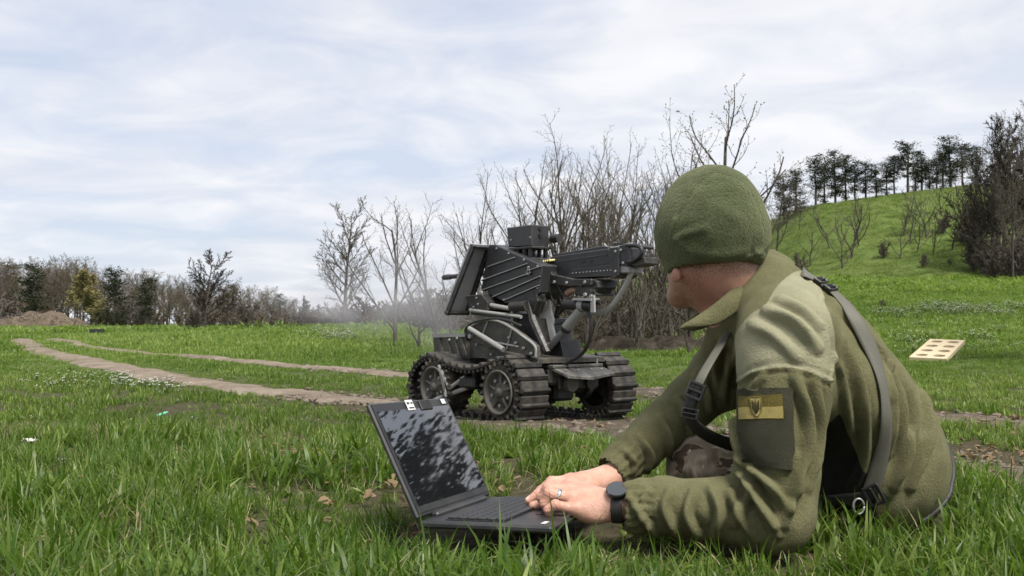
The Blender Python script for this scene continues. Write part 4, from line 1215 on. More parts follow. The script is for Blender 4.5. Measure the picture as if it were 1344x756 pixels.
def vnormals(V, Fc):
    nrm = np.zeros_like(V)
    fn = np.cross(V[Fc[:, 2]] - V[Fc[:, 0]], V[Fc[:, 3]] - V[Fc[:, 1]])
    for k in range(4): np.add.at(nrm, Fc[:, k], fn)
    return nrm / (np.linalg.norm(nrm, axis=1)[:, None] + 1e-12)
def relax(V, Fc, n=2, w=.5):
    for _ in range(n):
        s = np.zeros_like(V); c = np.zeros(len(V))
        for a in range(4):
            for b in ((a + 1) % 4, (a + 3) % 4):
                np.add.at(s, Fc[:, a], V[Fc[:, b]]); np.add.at(c, Fc[:, a], 1)
        V = V * (1 - w) + w * s / c[:, None]
    return V
def poly_dist(V, pl):
    a, b = pl[:-1], pl[1:]; best = np.full(len(V), 1e9)
    for p, q in zip(a, b):
        ab = q - p; t_ = np.clip(((V - p) @ ab) / ((ab ** 2).sum() + 1e-12), 0, 1)
        best = np.minimum(best, ((V - p - t_[:, None] * ab) ** 2).sum(1))
    return np.sqrt(best)
def n3(V, s, seed=0):
    """cheap 3-D noise for cloth"""
    return (vnoise(V[:, 0] + .37 * V[:, 2], V[:, 1] + .61 * V[:, 2], s, seed) + vnoise(V[:, 2] + .41 * V[:, 1], V[:, 0] - .53 * V[:, 1], s, seed + 1)) * .5 - .5

# materials
def cloth_mat(name, cols, fine=900, rough=.92, sheen=.09, bump=.35, scale=22, dust=None):
    t = NT(name); v = t.coord('Object')
    n1_ = t.noise(v, scale, 5, .6); n2_ = t.noise(v, fine, 2, .6); n3_ = t.noise(v, fine * .25, 4, .7)
    c = t.ramp(t.math('ADD', t.math('MULTIPLY', n1_, .55), t.math('MULTIPLY', n3_, .45)), [(.34, cols[0]), (.52, cols[1]), (.70, cols[2])])
    t.P(Base_Color=c, Roughness=rough, Specular_IOR_Level=.12)
    t.set(t.b, 'Sheen Weight', sheen); t.set(t.b, 'Sheen Roughness', .45); t.set(t.b, 'Sheen Tint', (.70, .72, .45, 1))
    b1 = t.bump(n3_, min(1, bump * 2), .005); t.bump(n2_, bump * .8, .0015, b1)
    return t
t = cloth_mat('olive_fleece', ((.098, .095, .048), (.130, .126, .065), (.166, .160, .090)))
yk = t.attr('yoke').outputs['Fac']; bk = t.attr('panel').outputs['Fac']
old = t.b.inputs['Base Color'].links[0].from_socket
v = t.coord('Object'); nn = t.noise(v, 14, 5, .6)
c = t.mix(t.ramp(yk, [(.45, 0.0), (.55, 1.0)]), old, t.ramp(nn, [(.3, (.235, .230, .145)), (.7, (.300, .292, .195))]))
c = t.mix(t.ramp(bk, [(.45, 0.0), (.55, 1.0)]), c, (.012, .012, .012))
t.set(t.b, 'Base Color', c); t.set(t.b, 'Roughness', t.ramp(yk, [(.45, .92), (.55, .66)]))
M_JACKET = t.mat
M_BEANIE = cloth_mat('beanie_knit', ((.038, .050, .022), (.056, .070, .031), (.086, .101, .050)), fine=700, sheen=.5, bump=.5, scale=30).mat
t = NT('skin'); v = t.coord('Object'); n_a = t.noise(v, 28, 5, .6); n_b = t.noise(v, 260, 3, .6)
c = t.ramp(n_a, [(.3, (.40, .215, .155)), (.55, (.50, .290, .218)), (.75, (.57, .355, .275))])
c = t.mix(t.math('MULTIPLY', t.attr('flush').outputs['Fac'], .55), c, (.50, .190, .140))
c = t.mix(t.attr('nail').outputs['Fac'], c, (.66, .45, .38))
hairn = t.ramp(t.noise(v, 420, 3, .75), [(.38, .10), (.62, 1.0)])
c = t.mix(t.math('MULTIPLY', t.attr('hair').outputs['Fac'], hairn), c, (.045, .030, .022))
t.P(Base_Color=c, Roughness=t.ramp(n_b, [(.3, .42), (.7, .58)]), Specular_IOR_Level=.4)
t.set(t.b, 'Subsurface Weight', .12); t.set(t.b, 'Subsurface Radius', (.010, .004, .002))
b1 = t.bump(n_b, .5, .0018); t.bump(n_a, .3, .004, b1)
M_SKIN = t.mat
t = NT('camouflage'); v = t.coord('Object')
w_ = t.noise(v, 13, 4, .55, .6); w2 = t.noise(t.new('ShaderNodeMapping', {'Vector': v, 'Location': (3.1, 1.7, .4)}).outputs[0], 17, 4, .55, .8); w3 = t.noise(t.new('ShaderNodeMapping', {'Vector': v, 'Location': (7.1, 4.7, 2.4)}).outputs[0], 26, 4, .6, .9)
c = t.ramp(w_, [(.40, (.23, .19, .14)), (.47, (.36, .31, .24)), (.56, (.19, .16, .11)), (.63, (.10, .10, .055))])
c = t.mix(t.ramp(w2, [(.56, 0.0), (.58, 1.0)]), c, (.075, .052, .036)); c = t.mix(t.ramp(w3, [(.62, 0.0), (.64, 1.0)]), c, (.46, .41, .33))
t.P(Base_Color=c, Roughness=.9, Specular_IOR_Level=.15); t.bump(t.noise(v, 500, 2, .6), .3, .001)
M_CAMO = t.mat
def web_mat(name, a, b, rough):
    t = NT(name); v = t.coord('Object'); n = t.noise(v, 320, 3, .6); n2 = t.noise(v, 20, 4, .6)
    t.P(Base_Color=t.mix(n2, a, b), Roughness=rough, Specular_IOR_Level=.4); t.bump(n, .35, .0015); return t.mat
M_STRAP = web_mat('grey_webbing', (.082, .080, .064), (.118, .115, .094), .65)
M_WEB = web_mat('black_webbing', (.012, .012, .013), (.030, .029, .028), .55)
M_PLASTIC = pmat_black = web_mat('black_plastic', (.010, .010, .010), (.02, .02, .02), .3)
M_VELCRO = cloth_mat('velcro_loop', ((.040, .039, .027), (.050, .048, .034), (.064, .061, .045)), fine=1400, sheen=.25, bump=.7, scale=60).mat
M_BOOT = web_mat('boot_leather', (.10, .075, .05), (.15, .115, .08), .7)

PERSON_O = P(1080, 690, 1.95); PERSON_O[2] = Hs(PERSON_O[0], PERSON_O[1])
FD = np.array((-.93, .37, 0)); FD /= np.linalg.norm(FD)                     # the way the chest faces
SD = np.array((FD[1], -FD[0], 0))                                            # towards his right hand (away from the camera)
UP = np.array((0, 0, 1.0))
# joints
J = dict(shL=P(1036, 446, 1.765), elL=P(1014, 672, 1.715), wrL=P(812, 665, 1.772), shR=P(1045, 436, 2.10), elR=P(950, 492, 2.13), wrR=P(802, 622, 1.972),
         neck=P(992, 388, 1.94), chest=P(1072, 474, 1.945), belly=P(1136, 562, 1.995), hip=P(1146, 626, 2.02))
sp = J['neck'] - J['belly']; sp /= np.linalg.norm(sp)                        # along the spine
sp = sp - SD * np.dot(sp, SD); sp /= np.linalg.norm(sp); bkv = np.cross(SD, sp)   # bkv: straight out of the back or the chest
AX = np.stack([SD, sp, bkv])
DR = J['elR'] - J['wrR']; DR /= np.linalg.norm(DR)
jk = union([(ell(J['chest'], AX, (.200, .205, .118)), 0),
            (ell(J['belly'], AX, (.178, .175, .128)), .06),
            (ell(J['hip'], np.eye(3) @ np.stack([SD, FD, UP]), (.188, .128, .130)), .06),
            (cone(J['neck'], J['shL'] + (0, .02, .01), .066, .070), .05), (cone(J['neck'], J['shR'], .066, .068), .05),
            (cone(J['neck'] + (.02, 0, -.01), J['chest'] + bkv * 0, .075, .10), .04),
            (cone(J['shL'], J['elL'], .090, .070), .035),
            (cone(J['elL'], J['wrL'] + (.06, 0, 0), .064, .048), .020),
            (cone(J['wrL'] + (.085, 0, 0), J['wrL'] + (.022, 0, 0), .0515, .0425), .012),
            (cone(J['shR'], J['elR'], .085, .068), .035), (cone(J['elR'], J['wrR'] + DR * .06, .066, .047), .02),
            (cone(P(968, 432, 1.96), J['elR'], .055, .064), .03), (cone(J['wrR'] + DR * .075, J['wrR'] + DR * .012, .048, .040), .012)])
jk0 = jk; mouths = [cone(J['wrL'] + (-.06, 0, 0), J['wrL'] + (.015, 0, 0), .036, .034), cone(J['wrR'] - DR * .06, J['wrR'] + DR * .005, .034, .032)]
def jk(q):
    d = jk0(q)
    for g in mouths: d = -smin(-d, g(q), .010)
    return d
jk.bb = jk0.bb
V, Q = surface(jk, .0048)
V = relax(V, Q, 2, .5)
tree0 = BVHTree.FromPolygons(V.tolist(), Q.tolist())
def hit(px, py, tree=None, off=0.0, maxd=None):
    """where the sight line through a photo pixel meets the cloth"""
    r = ray(px, py); r = r / np.linalg.norm(r)
    h = (tree or tree0).ray_cast(Vector(CAM), Vector(r))
    if h[0] is None: return None
    return np.array(h[0]) + np.array(h[1]) * off
def hits(pts, tree=None, off=0.0, n=30):
    pl = spline(np.array([(x, y, 0) for x, y in pts]), n)[:, :2]
    out = [hit(x, y, tree, off) for x, y in pl]
    return np.array([o for o in out if o is not None])
N = vnormals(V, Q)
FOLDS = [  # photo line, height, width
    ([(1046, 492), (1066, 560), (1052, 645)], .009, .014), ([(1074, 500), (1082, 570), (1066, 640)], .006, .012), ([(1000, 492), (984, 512)], .006, .010), ([(962, 520), (966, 580), (972, 630)], .006, .013),
    ([(955, 612), (985, 640), (1016, 690)], .011, .011), ([(968, 606), (1004, 632), (1038, 668)], .010, .011), ([(975, 640), (1000, 668), (1022, 704)], .008, .010), ([(958, 640), (970, 676), (990, 710)], .008, .011),
    ([(1050, 600), (1046, 650), (1030, 690)], .007, .012), ([(932, 640), (944, 672), (936, 708)], .009, .010), ([(908, 644), (902, 676), (922, 712)], .009, .010), ([(880, 640), (872, 668), (892, 706)], .008, .010),
    ([(826, 652), (846, 684), (868, 712)], .010, .009), ([(850, 640), (842, 660), (850, 676)], .007, .009), ([(985, 620), (978, 650), (962, 690)], .006, .012),
    ([(1112, 446), (1134, 520), (1136, 600), (1118, 642)], .007, .014), ([(1182, 486), (1200, 556), (1178, 640)], .009, .013), ([(1204, 500), (1220, 566), (1198, 640)], .009, .012), ([(1150, 448), (1182, 510), (1190, 590), (1168, 650)], .007, .013),
    ([(1166, 470), (1178, 540), (1172, 600)], .006, .010), ([(1128, 424), (1160, 470), (1172, 520)], .006, .013), ([(1100, 470), (1112, 520), (1118, 570)], .006, .012), ([(1094, 396), (1126, 432), (1150, 470)], .005, .013),
    ([(1004, 402), (1046, 420), (1078, 456)], .007, .014), ([(984, 424), (1016, 440), (1050, 470)], .005, .014), ([(1022, 388), (1056, 402), (1080, 424)], .005, .012),
    ([(914, 488), (930, 512), (936, 540)], .007, .011), ([(890, 520), (906, 548), (908, 572)], .008, .010), ([(866, 546), (880, 574), (880, 600)], .007, .010), ([(840, 572), (856, 598), (852, 622)], .008, .009), ([(820, 590), (834, 606), (832, 626)], .007, .008),
    ([(948, 450), (938, 480), (946, 520)], .006, .012), ([(958, 470), (952, 520), (958, 560)], .006, .012)]
disp = np.zeros(len(V))
for pts, a, w in FOLDS:
    pl = hits(pts, n=18)
    if len(pl) < 3: continue
    keep = ((V > pl.min(0) - .09) & (V < pl.max(0) + .09)).all(1); k = np.nonzero(keep)[0]
    d = poly_dist(V[k], pl)
    e = np.minimum(np.linalg.norm(V[k] - pl[0], axis=1), np.linalg.norm(V[k] - pl[-1], axis=1))
    w = w * .85; disp[k] += 2.5 * a * (1.25 * np.exp(-(d / w) ** 2) - .62 * np.exp(-(d / (2.1 * w)) ** 2)) * (.35 + .65 * sstep(0, .05, e))
    disp[k] -= .55 * a * np.exp(-((d - 1.25 * w) / (.38 * w)) ** 2) * sstep(0, .03, e)
# gathers at the two cuffs: ribs running along the arm
for wr, el, cnt in ((J['wrL'], J['elL'], 15), (J['wrR'], J['elR'], 14)):
    ax = el - wr; ax /= np.linalg.norm(ax); u_, w_, _ = frame(ax); rel = V - wr; s_ = rel @ ax
    rad = np.linalg.norm(rel - np.outer(s_, ax), axis=1)
    m_ = (s_ > -.05) & (s_ < .10) & (rad < .075)
    th = np.arctan2(rel @ w_, rel @ u_)
    disp += m_ *   .0020 * np.sin(th * cnt + 2 * n3(V, .03, 5)) * (1 - sstep(.045, .08, s_))
    disp += m_ * (-.0045) * np.exp(-((s_ - .052) / .010) ** 2)
SEAMS = [([(1052, 356), (1078, 388), (1094, 424), (1099, 462), (1092, 500)], .0030, .0035), ([(966, 500), (990, 488), (1030, 482), (1065, 488), (1092, 500)], .0030, .0035)]
for pts, a, w in SEAMS:
    pl = hits(pts, n=40); d = poly_dist(V, pl); disp += a * (np.exp(-(d / w) ** 2) - .9 * np.exp(-((d - 2.2 * w) / w) ** 2))
disp += .011 * n3(V, .075, 3) + .0055 * n3(V, .032, 7) + .003 * np.abs(n3(V, .045, 9))
V2 = V + N * disp[:, None]
V2[:, 2] = np.maximum(V2[:, 2], H(V2[:, 0], V2[:, 1]) + .004)
# smooth cloth over the shoulder; region below the near arm coloured black
vw = V - CAM; cth, sth = math.cos(PITCH), math.sin(PITCH)
yc = vw[:, 1] * cth + vw[:, 2] * sth; zc_ = -vw[:, 1] * sth + vw[:, 2] * cth
PXV = PW / 2 + F * vw[:, 0] / yc; PYV = PH / 2 - F * zc_ / yc
facing = (N * vw).sum(1) < .35 * np.linalg.norm(vw, axis=1)
YOKE = [(1000, 398), (1024, 372), (1052, 354), (1078, 388), (1094, 424), (1099, 462), (1092, 500), (1065, 488), (1030, 482), (990, 488), (966, 500), (960, 470), (968, 436), (982, 412)]
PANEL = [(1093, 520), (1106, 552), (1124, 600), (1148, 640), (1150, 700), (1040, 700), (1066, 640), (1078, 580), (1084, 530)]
def soft_poly(poly, soft):
    """how far inside a measured outline, as a soft 0..1 edge"""
    q = np.c_[PXV, PYV, PXV * 0]; pl = np.array([(*p, 0) for p in poly + poly[:1]], float)
    sd = poly_dist(q, pl) * np.where(in_poly(PXV, PYV, poly), 1, -1)
    return np.clip(.5 + sd / soft, 0, 1)
_smooth = lambda poly: [tuple(p[:2]) for p in spline(np.array([(*q, 0) for q in poly + poly[:1]], float), 90)]
yoke = soft_poly(_smooth(YOKE), 14) * (facing & (V[:, 1] < 1.98))
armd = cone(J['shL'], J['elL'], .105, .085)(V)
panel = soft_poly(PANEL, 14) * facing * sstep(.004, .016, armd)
person_e = None
def rel(v): return np.asarray(v) - PERSON_O

# body (skin): head, neck, hands and the limbs under the cloth, one object
HC = P(927, 304, 1.93)
hf = np.array((-.56, .82, -.10)); hf /= np.linalg.norm(hf)
hu = np.array((.02, .06, 1.0)); hu = hu - hf * np.dot(hu, hf); hu /= np.linalg.norm(hu); hr = np.cross(hf, hu)
HA = np.stack([hr, hf, hu])
def hp_(x, y, z): return HC + hr * x + hf * y + hu * z
E3 = HA
neckbase = P(985, 402, 1.95)
hd = [(ell(hp_(0, -.008, .022), HA, (.074, .095, .098)), 0), (ell(hp_(0, .030, -.045), HA, (.060, .062, .075)), .04),
      (cone(hp_(-.046, .005, -.082), hp_(-.014, .074, -.118), .024, .018), .03), (cone(hp_(.046, .005, -.082), hp_(.014, .074, -.118), .024, .018), .03), (ell(hp_(0, .078, -.118), HA, (.022, .018, .018)), .02),
      (cone(hp_(0, .092, -.010), hp_(0, .108, -.048), .009, .0135), .012), (ell(hp_(-.011, .098, -.052), HA, (.009, .010, .008)), .006), (ell(hp_(.011, .098, -.052), HA, (.009, .010, .008)), .006),
      (cone(hp_(-.040, .080, .006), hp_(.040, .080, .006), .011, .011), .02), (ell(hp_(0, .092, -.079), HA, (.024, .008, .0065)), .008), (ell(hp_(0, .090, -.091), HA, (.021, .008, .0065)), .006),
      (ell(hp_(-.044, .064, -.042), HA, (.018, .020, .018)), .02), (ell(hp_(.044, .064, -.042), HA, (.018, .020, .018)), .02)]
for s_ in (-1, 1):
    ec = hp_(s_ * .074, -.004, -.046)
    hd += [(ell(ec + hr * s_ * .006, HA, (.008, .018, .030)), .006), (ell(ec + hr * s_ * .005 + hu * (-.046) + hf * .010, HA, (.0075, .011, .015)), .003)]
hd += [(cone(hp_(0, -.030, -.070), neckbase, .060, .066), .03), (cone(hp_(-.028, -.058, -.04), neckbase + np.array((.03, .02, 0)), .026, .040), .03), (cone(hp_(0, .012, -.105), neckbase + np.array((-.045, .01, -.01)), .036, .045), .03)]
head0 = union(hd)
sock = [ell(hp_(s_ * .032, .098, -.012), HA, (.016, .016, .010)) for s_ in (-1, 1)]
mouth = ell(hp_(0, .100, -.085), HA, (.024, .010, .0018))
def headf(q):
    d = head0(q)
    for g in sock: d = -smin(-d, g(q), .008) if False else np.maximum(d, -g(q) )
    return np.maximum(d, -mouth(q))
headf.bb = head0.bb
HV, HQ = surface(headf, .0028, .012)
HV = relax(HV, HQ, 2, .5)
lx, ly, lz = (HV - HC) @ hr, (HV - HC) @ hf, (HV - HC) @ hu
jawline = sstep(-.035, -.060, lz) * sstep(-.050, -.020, ly)
beard = jawline * (1 - sstep(-.135, -.155, lz)) * .55
moust = sstep(.07, .09, ly) * np.exp(-((lz + .068) / .008) ** 2) * .6
hairb = sstep(-.01, -.045, ly) * sstep(-.118, -.080, lz) * .85
sideb = np.exp(-((ly - .022) / .010) ** 2) * sstep(-.06, -.04, lz) * (np.abs(lx) > .05) * .7
hair = np.clip(beard + moust + hairb + sideb, 0, .92)
flush = np.clip(.8 * np.exp(-((ly + .02) / .05) ** 2) * sstep(-.03, -.10, lz) + .3 * (np.abs(lx) > .07), 0, 1)

def finger(pts, r, k=.003):
    return [(cone(pts[i], pts[i + 1], r[i], r[i + 1]), k if i else .006) for i in range(len(pts) - 1)]
def hand(wr, fore, mcps, fingers, thumb, hump):
    pr = [(cone(fore, wr, .0235, .0262), 0)]
    for i, q in enumerate(mcps): pr.append((cone(wr + (q - wr) * .12, q, .0185, .0125 if i < 3 else .0120), .014))
    for h_, r_ in hump: pr.append((ell(h_, np.eye(3), r_), .014))
    for i, q in enumerate(mcps): pr.append((ell(q + (0, 0, .0035), np.eye(3), (.0105, .0100, .0090)), .006))
    for i, f_ in enumerate(fingers):
        s_ = (1, 1.04, .98, .86)[i]
        pr += finger([mcps[i]] + f_, [.0112 * s_, .0104 * s_, .0092 * s_, .0076 * s_], .002)
        pr.append((ell(f_[0] + (0, 0, .001), np.eye(3), (.0108 * s_,) * 3), .003))
    pr.append((cone(wr, thumb[0], .020, .0165), .016)); pr += finger(thumb, [.0150, .0115, .0090], .004)
    return union(pr)
HLF = dict(wr=P(806, 663, 1.780), fore=P(806, 663, 1.780) + (P(1014, 672, 1.715) - P(806, 663, 1.780)) * .14, mcps=[P(748, 637, 1.832), P(747, 643, 1.812), P(750, 654, 1.789), P(755, 668, 1.768)],
    fingers=[[P(722, 639, 1.838), P(714, 651, 1.836), P(719, 663, 1.838)], [P(719, 642, 1.814), P(711, 653, 1.816), P(715, 664, 1.822)], [P(721, 648, 1.789), P(714.5, 661, 1.790), P(721, 673, 1.797)], [P(729, 663, 1.764), P(719, 669, 1.766), P(721, 677, 1.773)]],
    thumb=[P(772, 658, 1.845), P(748, 666, 1.855), P(730, 672, 1.858)], hump=[(P(778, 676, 1.775), (.030, .020, .016)), (P(776, 654, 1.805), (.030, .026, .014))])
HRT = dict(wr=P(799, 629, 1.962), fore=P(799, 629, 1.962) + DR * .055, mcps=[P(750, 633, 1.906), P(748, 631, 1.926), P(750, 631, 1.948), P(755, 633, 1.968)],
    fingers=[[P(722, 637, 1.893), P(706, 648, 1.889), P(694, 657, 1.886)], [P(724, 633, 1.922), P(710, 644, 1.922), P(702, 655, 1.920)], [P(728, 634, 1.948), P(716, 643, 1.948), P(710, 652, 1.946)], [P(736, 636, 1.970), P(726, 643, 1.970), P(720, 650, 1.968)]],
    thumb=[P(766, 644, 1.890), P(730, 656, 1.866), P(700, 664, 1.862)], hump=[(P(772, 636, 1.935), (.030, .030, .016))])
hands = []
for hnd in (HLF, HRT):
    hv, hq = surface(hand(**hnd), .0016, .006); hv = relax(hv, hq, 2, .5)
    nrm = vnormals(hv, hq)
    # tendons and creases
    d_ = np.zeros(len(hv))
    for q in hnd['mcps']:
        pl = np.array([hnd['wr'] + (q - hnd['wr']) * .25 + (0, 0, .015), q + (0, 0, .012)]); dd = poly_dist(hv, pl); d_ += .0014 * np.exp(-(dd / .0045) ** 2)
    fl = np.zeros(len(hv)); nl = np.zeros(len(hv))
    for i, f_ in enumerate(hnd['fingers']):
        for j, q in enumerate(f_[:2]):
            ax_ = f_[j + 1] - q; ax_ /= np.linalg.norm(ax_); s_ = (hv - q) @ ax_; rr_ = np.linalg.norm(hv - q, axis=1)
            d_ += -.0006 * np.cos(s_ / .0028 * 3.14) * np.exp(-(rr_ / .011) ** 2)
            fl = np.maximum(fl, .7 * np.exp(-(rr_ / .012) ** 2))
        tip = f_[2]; fl = np.maximum(fl, .6 * np.exp(-(np.linalg.norm(hv - tip, axis=1) / .010) ** 2))
        out = tip + np.array((0, 0, .006)) + (tip - f_[1]) * .12
        nl = np.maximum(nl, 1 - sstep(.0055, .0065, np.linalg.norm(hv - out, axis=1)))
    for q in hnd['mcps']: fl = np.maximum(fl, .75 * np.exp(-(np.linalg.norm(hv - q - (0, 0, .012), axis=1) / .010) ** 2))
    d_ += .0012 * n3(hv, .012, 2)
    hands.append((hv + nrm * d_[:, None], hq, fl, nl))
core = union([(ell(J['chest'], AX, (.165, .170, .085)), 0), (ell(J['belly'], AX, (.145, .150, .095)), .05), (ell(J['hip'], np.stack([SD, FD, UP]), (.15, .095, .08)), .05), (cone(J['neck'], J['chest'], .055, .07), .04),
    (cone(J['shL'], J['elL'], .060, .045), .03), (cone(J['elL'], J['wrL'] + (.05, 0, 0), .034, .018), .02), (cone(J['shR'], J['elR'], .060, .045), .03), (cone(J['elR'], J['wrR'] + DR * .05, .034, .018), .02), (cone(J['shL'], J['neck'], .05, .05), .03), (cone(J['shR'], J['neck'], .05, .05), .03)])
LEG = dict(hipR=P(1118, 628, 2.10), knR=P(918, 617, 2.03), anR=P(1058, 655, 2.30), hipL=P(1128, 645, 2.00), knL=P(1010, 640, 2.06), anL=P(1130, 652, 2.26))
for k in ('anR', 'anL'): LEG[k][2] = Hs(*LEG[k][:2]) + .06
LEG['knL'][2] = Hs(*LEG['knL'][:2]) + .085
legs_core = [(cone(LEG['hipR'], LEG['knR'], .07, .045), .03), (cone(LEG['knR'], LEG['anR'], .045, .035), .02), (cone(LEG['hipL'], LEG['knL'], .07, .045), .03), (cone(LEG['knL'], LEG['anL'], .045, .035), .02)]
pr_all = union([(core, 0)] + legs_core)
BV, BQ = surface(pr_all, .012)
allV, allQ, att = [], [], {'hair': [], 'flush': [], 'nail': []}
o_ = 0
for vv_, qq_, h_, f_, n_ in ((HV, HQ, hair, flush, np.zeros(len(HV))), (hands[0][0], hands[0][1], np.zeros(len(hands[0][0])), hands[0][2], hands[0][3]), (hands[1][0], hands[1][1], np.zeros(len(hands[1][0])), hands[1][2], hands[1][3]), (BV, BQ, np.zeros(len(BV)), np.zeros(len(BV)), np.zeros(len(BV)))):
    allV.append(vv_); allQ.append(qq_ + o_); o_ += len(vv_)
    att['hair'].append(h_); att['flush'].append(f_); att['nail'].append(n_)
person = mesh_obj('person', rel(np.vstack(allV)), np.vstack(allQ), M_SKIN, None, True, None, {k: np.concatenate(q) for k, q in att.items()})
person.location = PERSON_O
tag(person, 'soldier in olive fleece and green beanie sitting on the grass typing on a laptop', 'person')
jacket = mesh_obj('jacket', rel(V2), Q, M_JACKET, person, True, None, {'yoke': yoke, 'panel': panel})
tree1 = BVHTree.FromPolygons(V2.tolist(), Q.tolist())
# eyes
t = NT('eye'); v = t.coord('Object'); ln = t.new('ShaderNodeVectorMath', {0: v}, operation='LENGTH')
t.P(Base_Color=(.75, .73, .70, 1), Roughness=.15); M_EYE = t.mat
M_IRIS = web_mat('iris', (.05, .035, .02), (.09, .06, .03), .2)
for s_ in (-1, 1):
    c = hp_(s_ * .032, .080, -.012)
    m = MB(); m.lathe([(.0115 * math.sin(a), .0115 * math.cos(a)) for a in np.linspace(0.42, math.pi, 12)], rel(c), hf, 18)
    m.lathe([(.0001, .0116), (.0048, .0105)], rel(c), hf, 18, 1)
    m.build('eyeball', [M_EYE, M_IRIS], person, smooth=True)

# beanie ---------------------------------------------------------------
BC = hp_(0, -.012, .020)
bt = np.array((-.05, .10, 1.0)); bt /= np.linalg.norm(bt)
bz = hu
bn = union([(ell(BC + hu * .008, HA, (.083, .101, .100)), 0), (ell(BC - hu * .034 - hf * .004, HA, (.096, .114, .074)), .03), (cone(BC - hu * .105 - hf * .006, BC - hu * .02 - hf * .004, .082, .092), .05)])
rim_n = -hu * 1.0 + hf * (-.04); rim_n = rim_n / np.linalg.norm(rim_n)
rim_p = BC - hu * .100
inner = union([(ell(BC - hu * .004, HA, (.072, .088, .092)), 0), (cone(BC - hu * .14, BC - hu * .02, .074, .080), .03)])
def beanf(q):
    d = np.maximum(bn(q), -inner(q)); cut = (q - rim_p) @ rim_n
    return -smin(-d, -cut, .008)
beanf.bb = bn.bb
CV, CQ = surface(beanf, .0035, .010)
CV = relax(CV, CQ, 2, .5); CN = vnormals(CV, CQ)
treeb = BVHTree.FromPolygons(CV.tolist(), CQ.tolist())
dsp = .0055 * n3(CV, .05, 4) + .0025 * n3(CV, .02, 6)
for pts, a, w in (([(938, 226), (912, 250), (895, 280), (889, 312)], -.0014, .0040), ([(938, 226), (975, 240), (996, 272), (1003, 310)], -.0010, .0040), ([(889, 312), (905, 306), (925, 300)], .0036, .008), ([(886, 290), (882, 312), (896, 322)], .0030, .007), ([(1000, 306), (990, 326), (1002, 338)], .004, .007),
                  ([(862, 332), (895, 352), (945, 352), (1000, 336)], -.0020, .0035), ([(900, 330), (940, 336), (980, 330)], .0025, .010), ([(912, 250), (940, 270), (970, 285)], .0025, .014), ([(980, 338), (1000, 330), (1010, 318)], .0025, .005)):
    pl = hits(pts, treeb, n=20)
    if len(pl) > 2: dsp += a * np.exp(-(poly_dist(CV, pl) / w) ** 2)
mesh_obj('beanie', rel(CV + CN * dsp[:, None]), CQ, M_BEANIE, person)

# collar: a thick turned band round the neck, open at the throat -----------
ctop = [P(896, 426, 1.845), P(915, 413, 1.838), P(942, 394, 1.842), P(972, 368, 1.870), P(996, 344, 1.910), P(1011, 328, 1.965), P(1006, 330, 2.02), P(980, 350, 2.055), P(945, 384, 2.05), P(915, 408, 2.02), P(902, 420, 1.99)]
cbot = [P(897, 434, 1.842), P(916, 430, 1.828), P(940, 427, 1.822), P(966, 411, 1.835), P(990, 388, 1.860), P(1017, 364, 1.905), P(1042, 350, 1.970), P(1036, 350, 2.06), P(1002, 374, 2.10), P(960, 405, 2.09), P(925, 430, 2.05), P(905, 436, 2.00)]
ctop.insert(6, P(1012, 327, 1.99))
ct, cb = spline(ctop, 60), spline(cbot, 60); nR = 7
rows = []
for f in np.linspace(0, 1, nR):
    mid = cb + (ct - cb) * f
    cen = (ct.mean(0) + cb.mean(0)) / 2
    outw = mid - cen; outw[:, 2] *= .3; outw /= np.linalg.norm(outw, axis=1)[:, None]
    rows.append(mid + outw * (.010 * math.sin(math.pi * f) + .003 * np.sin(np.arange(len(mid)) * .45 + f * 2)[:, None]))
thick = .0065
outer = np.array(rows); cen = outer.mean((0, 1)); ow = outer - cen; ow[..., 2] *= .3; ow /= np.linalg.norm(ow, axis=2)[..., None]
inner_ = outer - ow * thick * 2
m = MB(); nC = outer.shape[1]
loop = np.concatenate([outer, inner_[::-1]], 0); K = len(loop)
f = [(i * nC + j, i * nC + j + 1, ((i + 1) % K) * nC + j + 1, ((i + 1) % K) * nC + j) for i in range(K) for j in range(nC - 1)]
f += [tuple(i * nC for i in range(K))[::-1], tuple(i * nC + nC - 1 for i in range(K))]
m.add(rel(loop.reshape(-1, 3)), f)
collar = m.build('collar', M_JACKET, person, smooth=True)
sub = collar.modifiers.new('soft', 'SUBSURF'); sub.levels = 1; sub.render_levels = 2

# straps -----------------------------------------------------------------
def strap(name, line, half, nrm, mat, th=.0026, parent=None):
    line = np.asarray(line); tg = np.gradient(line, axis=0); tg /= np.linalg.norm(tg, axis=1)[:, None] + 1e-9
    nrm = np.asarray(nrm); sd = np.cross(tg, nrm); sd /= np.linalg.norm(sd, axis=1)[:, None] + 1e-9
    n2 = np.cross(sd, tg)
    prof = [(-1, 0), (-1, th), (-.5, th * 1.25), (0, th * 1.3), (.5, th * 1.25), (1, th), (1, 0), (0, -.001)]
    v = np.stack([line + sd * half * a + n2 * b for a, b in prof], 1); k = len(prof); n = len(line)
    f = [(i * k + j, i * k + (j + 1) % k, (i + 1) * k + (j + 1) % k, (i + 1) * k + j) for i in range(n - 1) for j in range(k)]
    f += [tuple(range(k)), tuple((n - 1) * k + j for j in range(k))[::-1]]
    return MB().add(rel(v.reshape(-1, 3)), f).build(name, mat, parent or person, smooth=True)
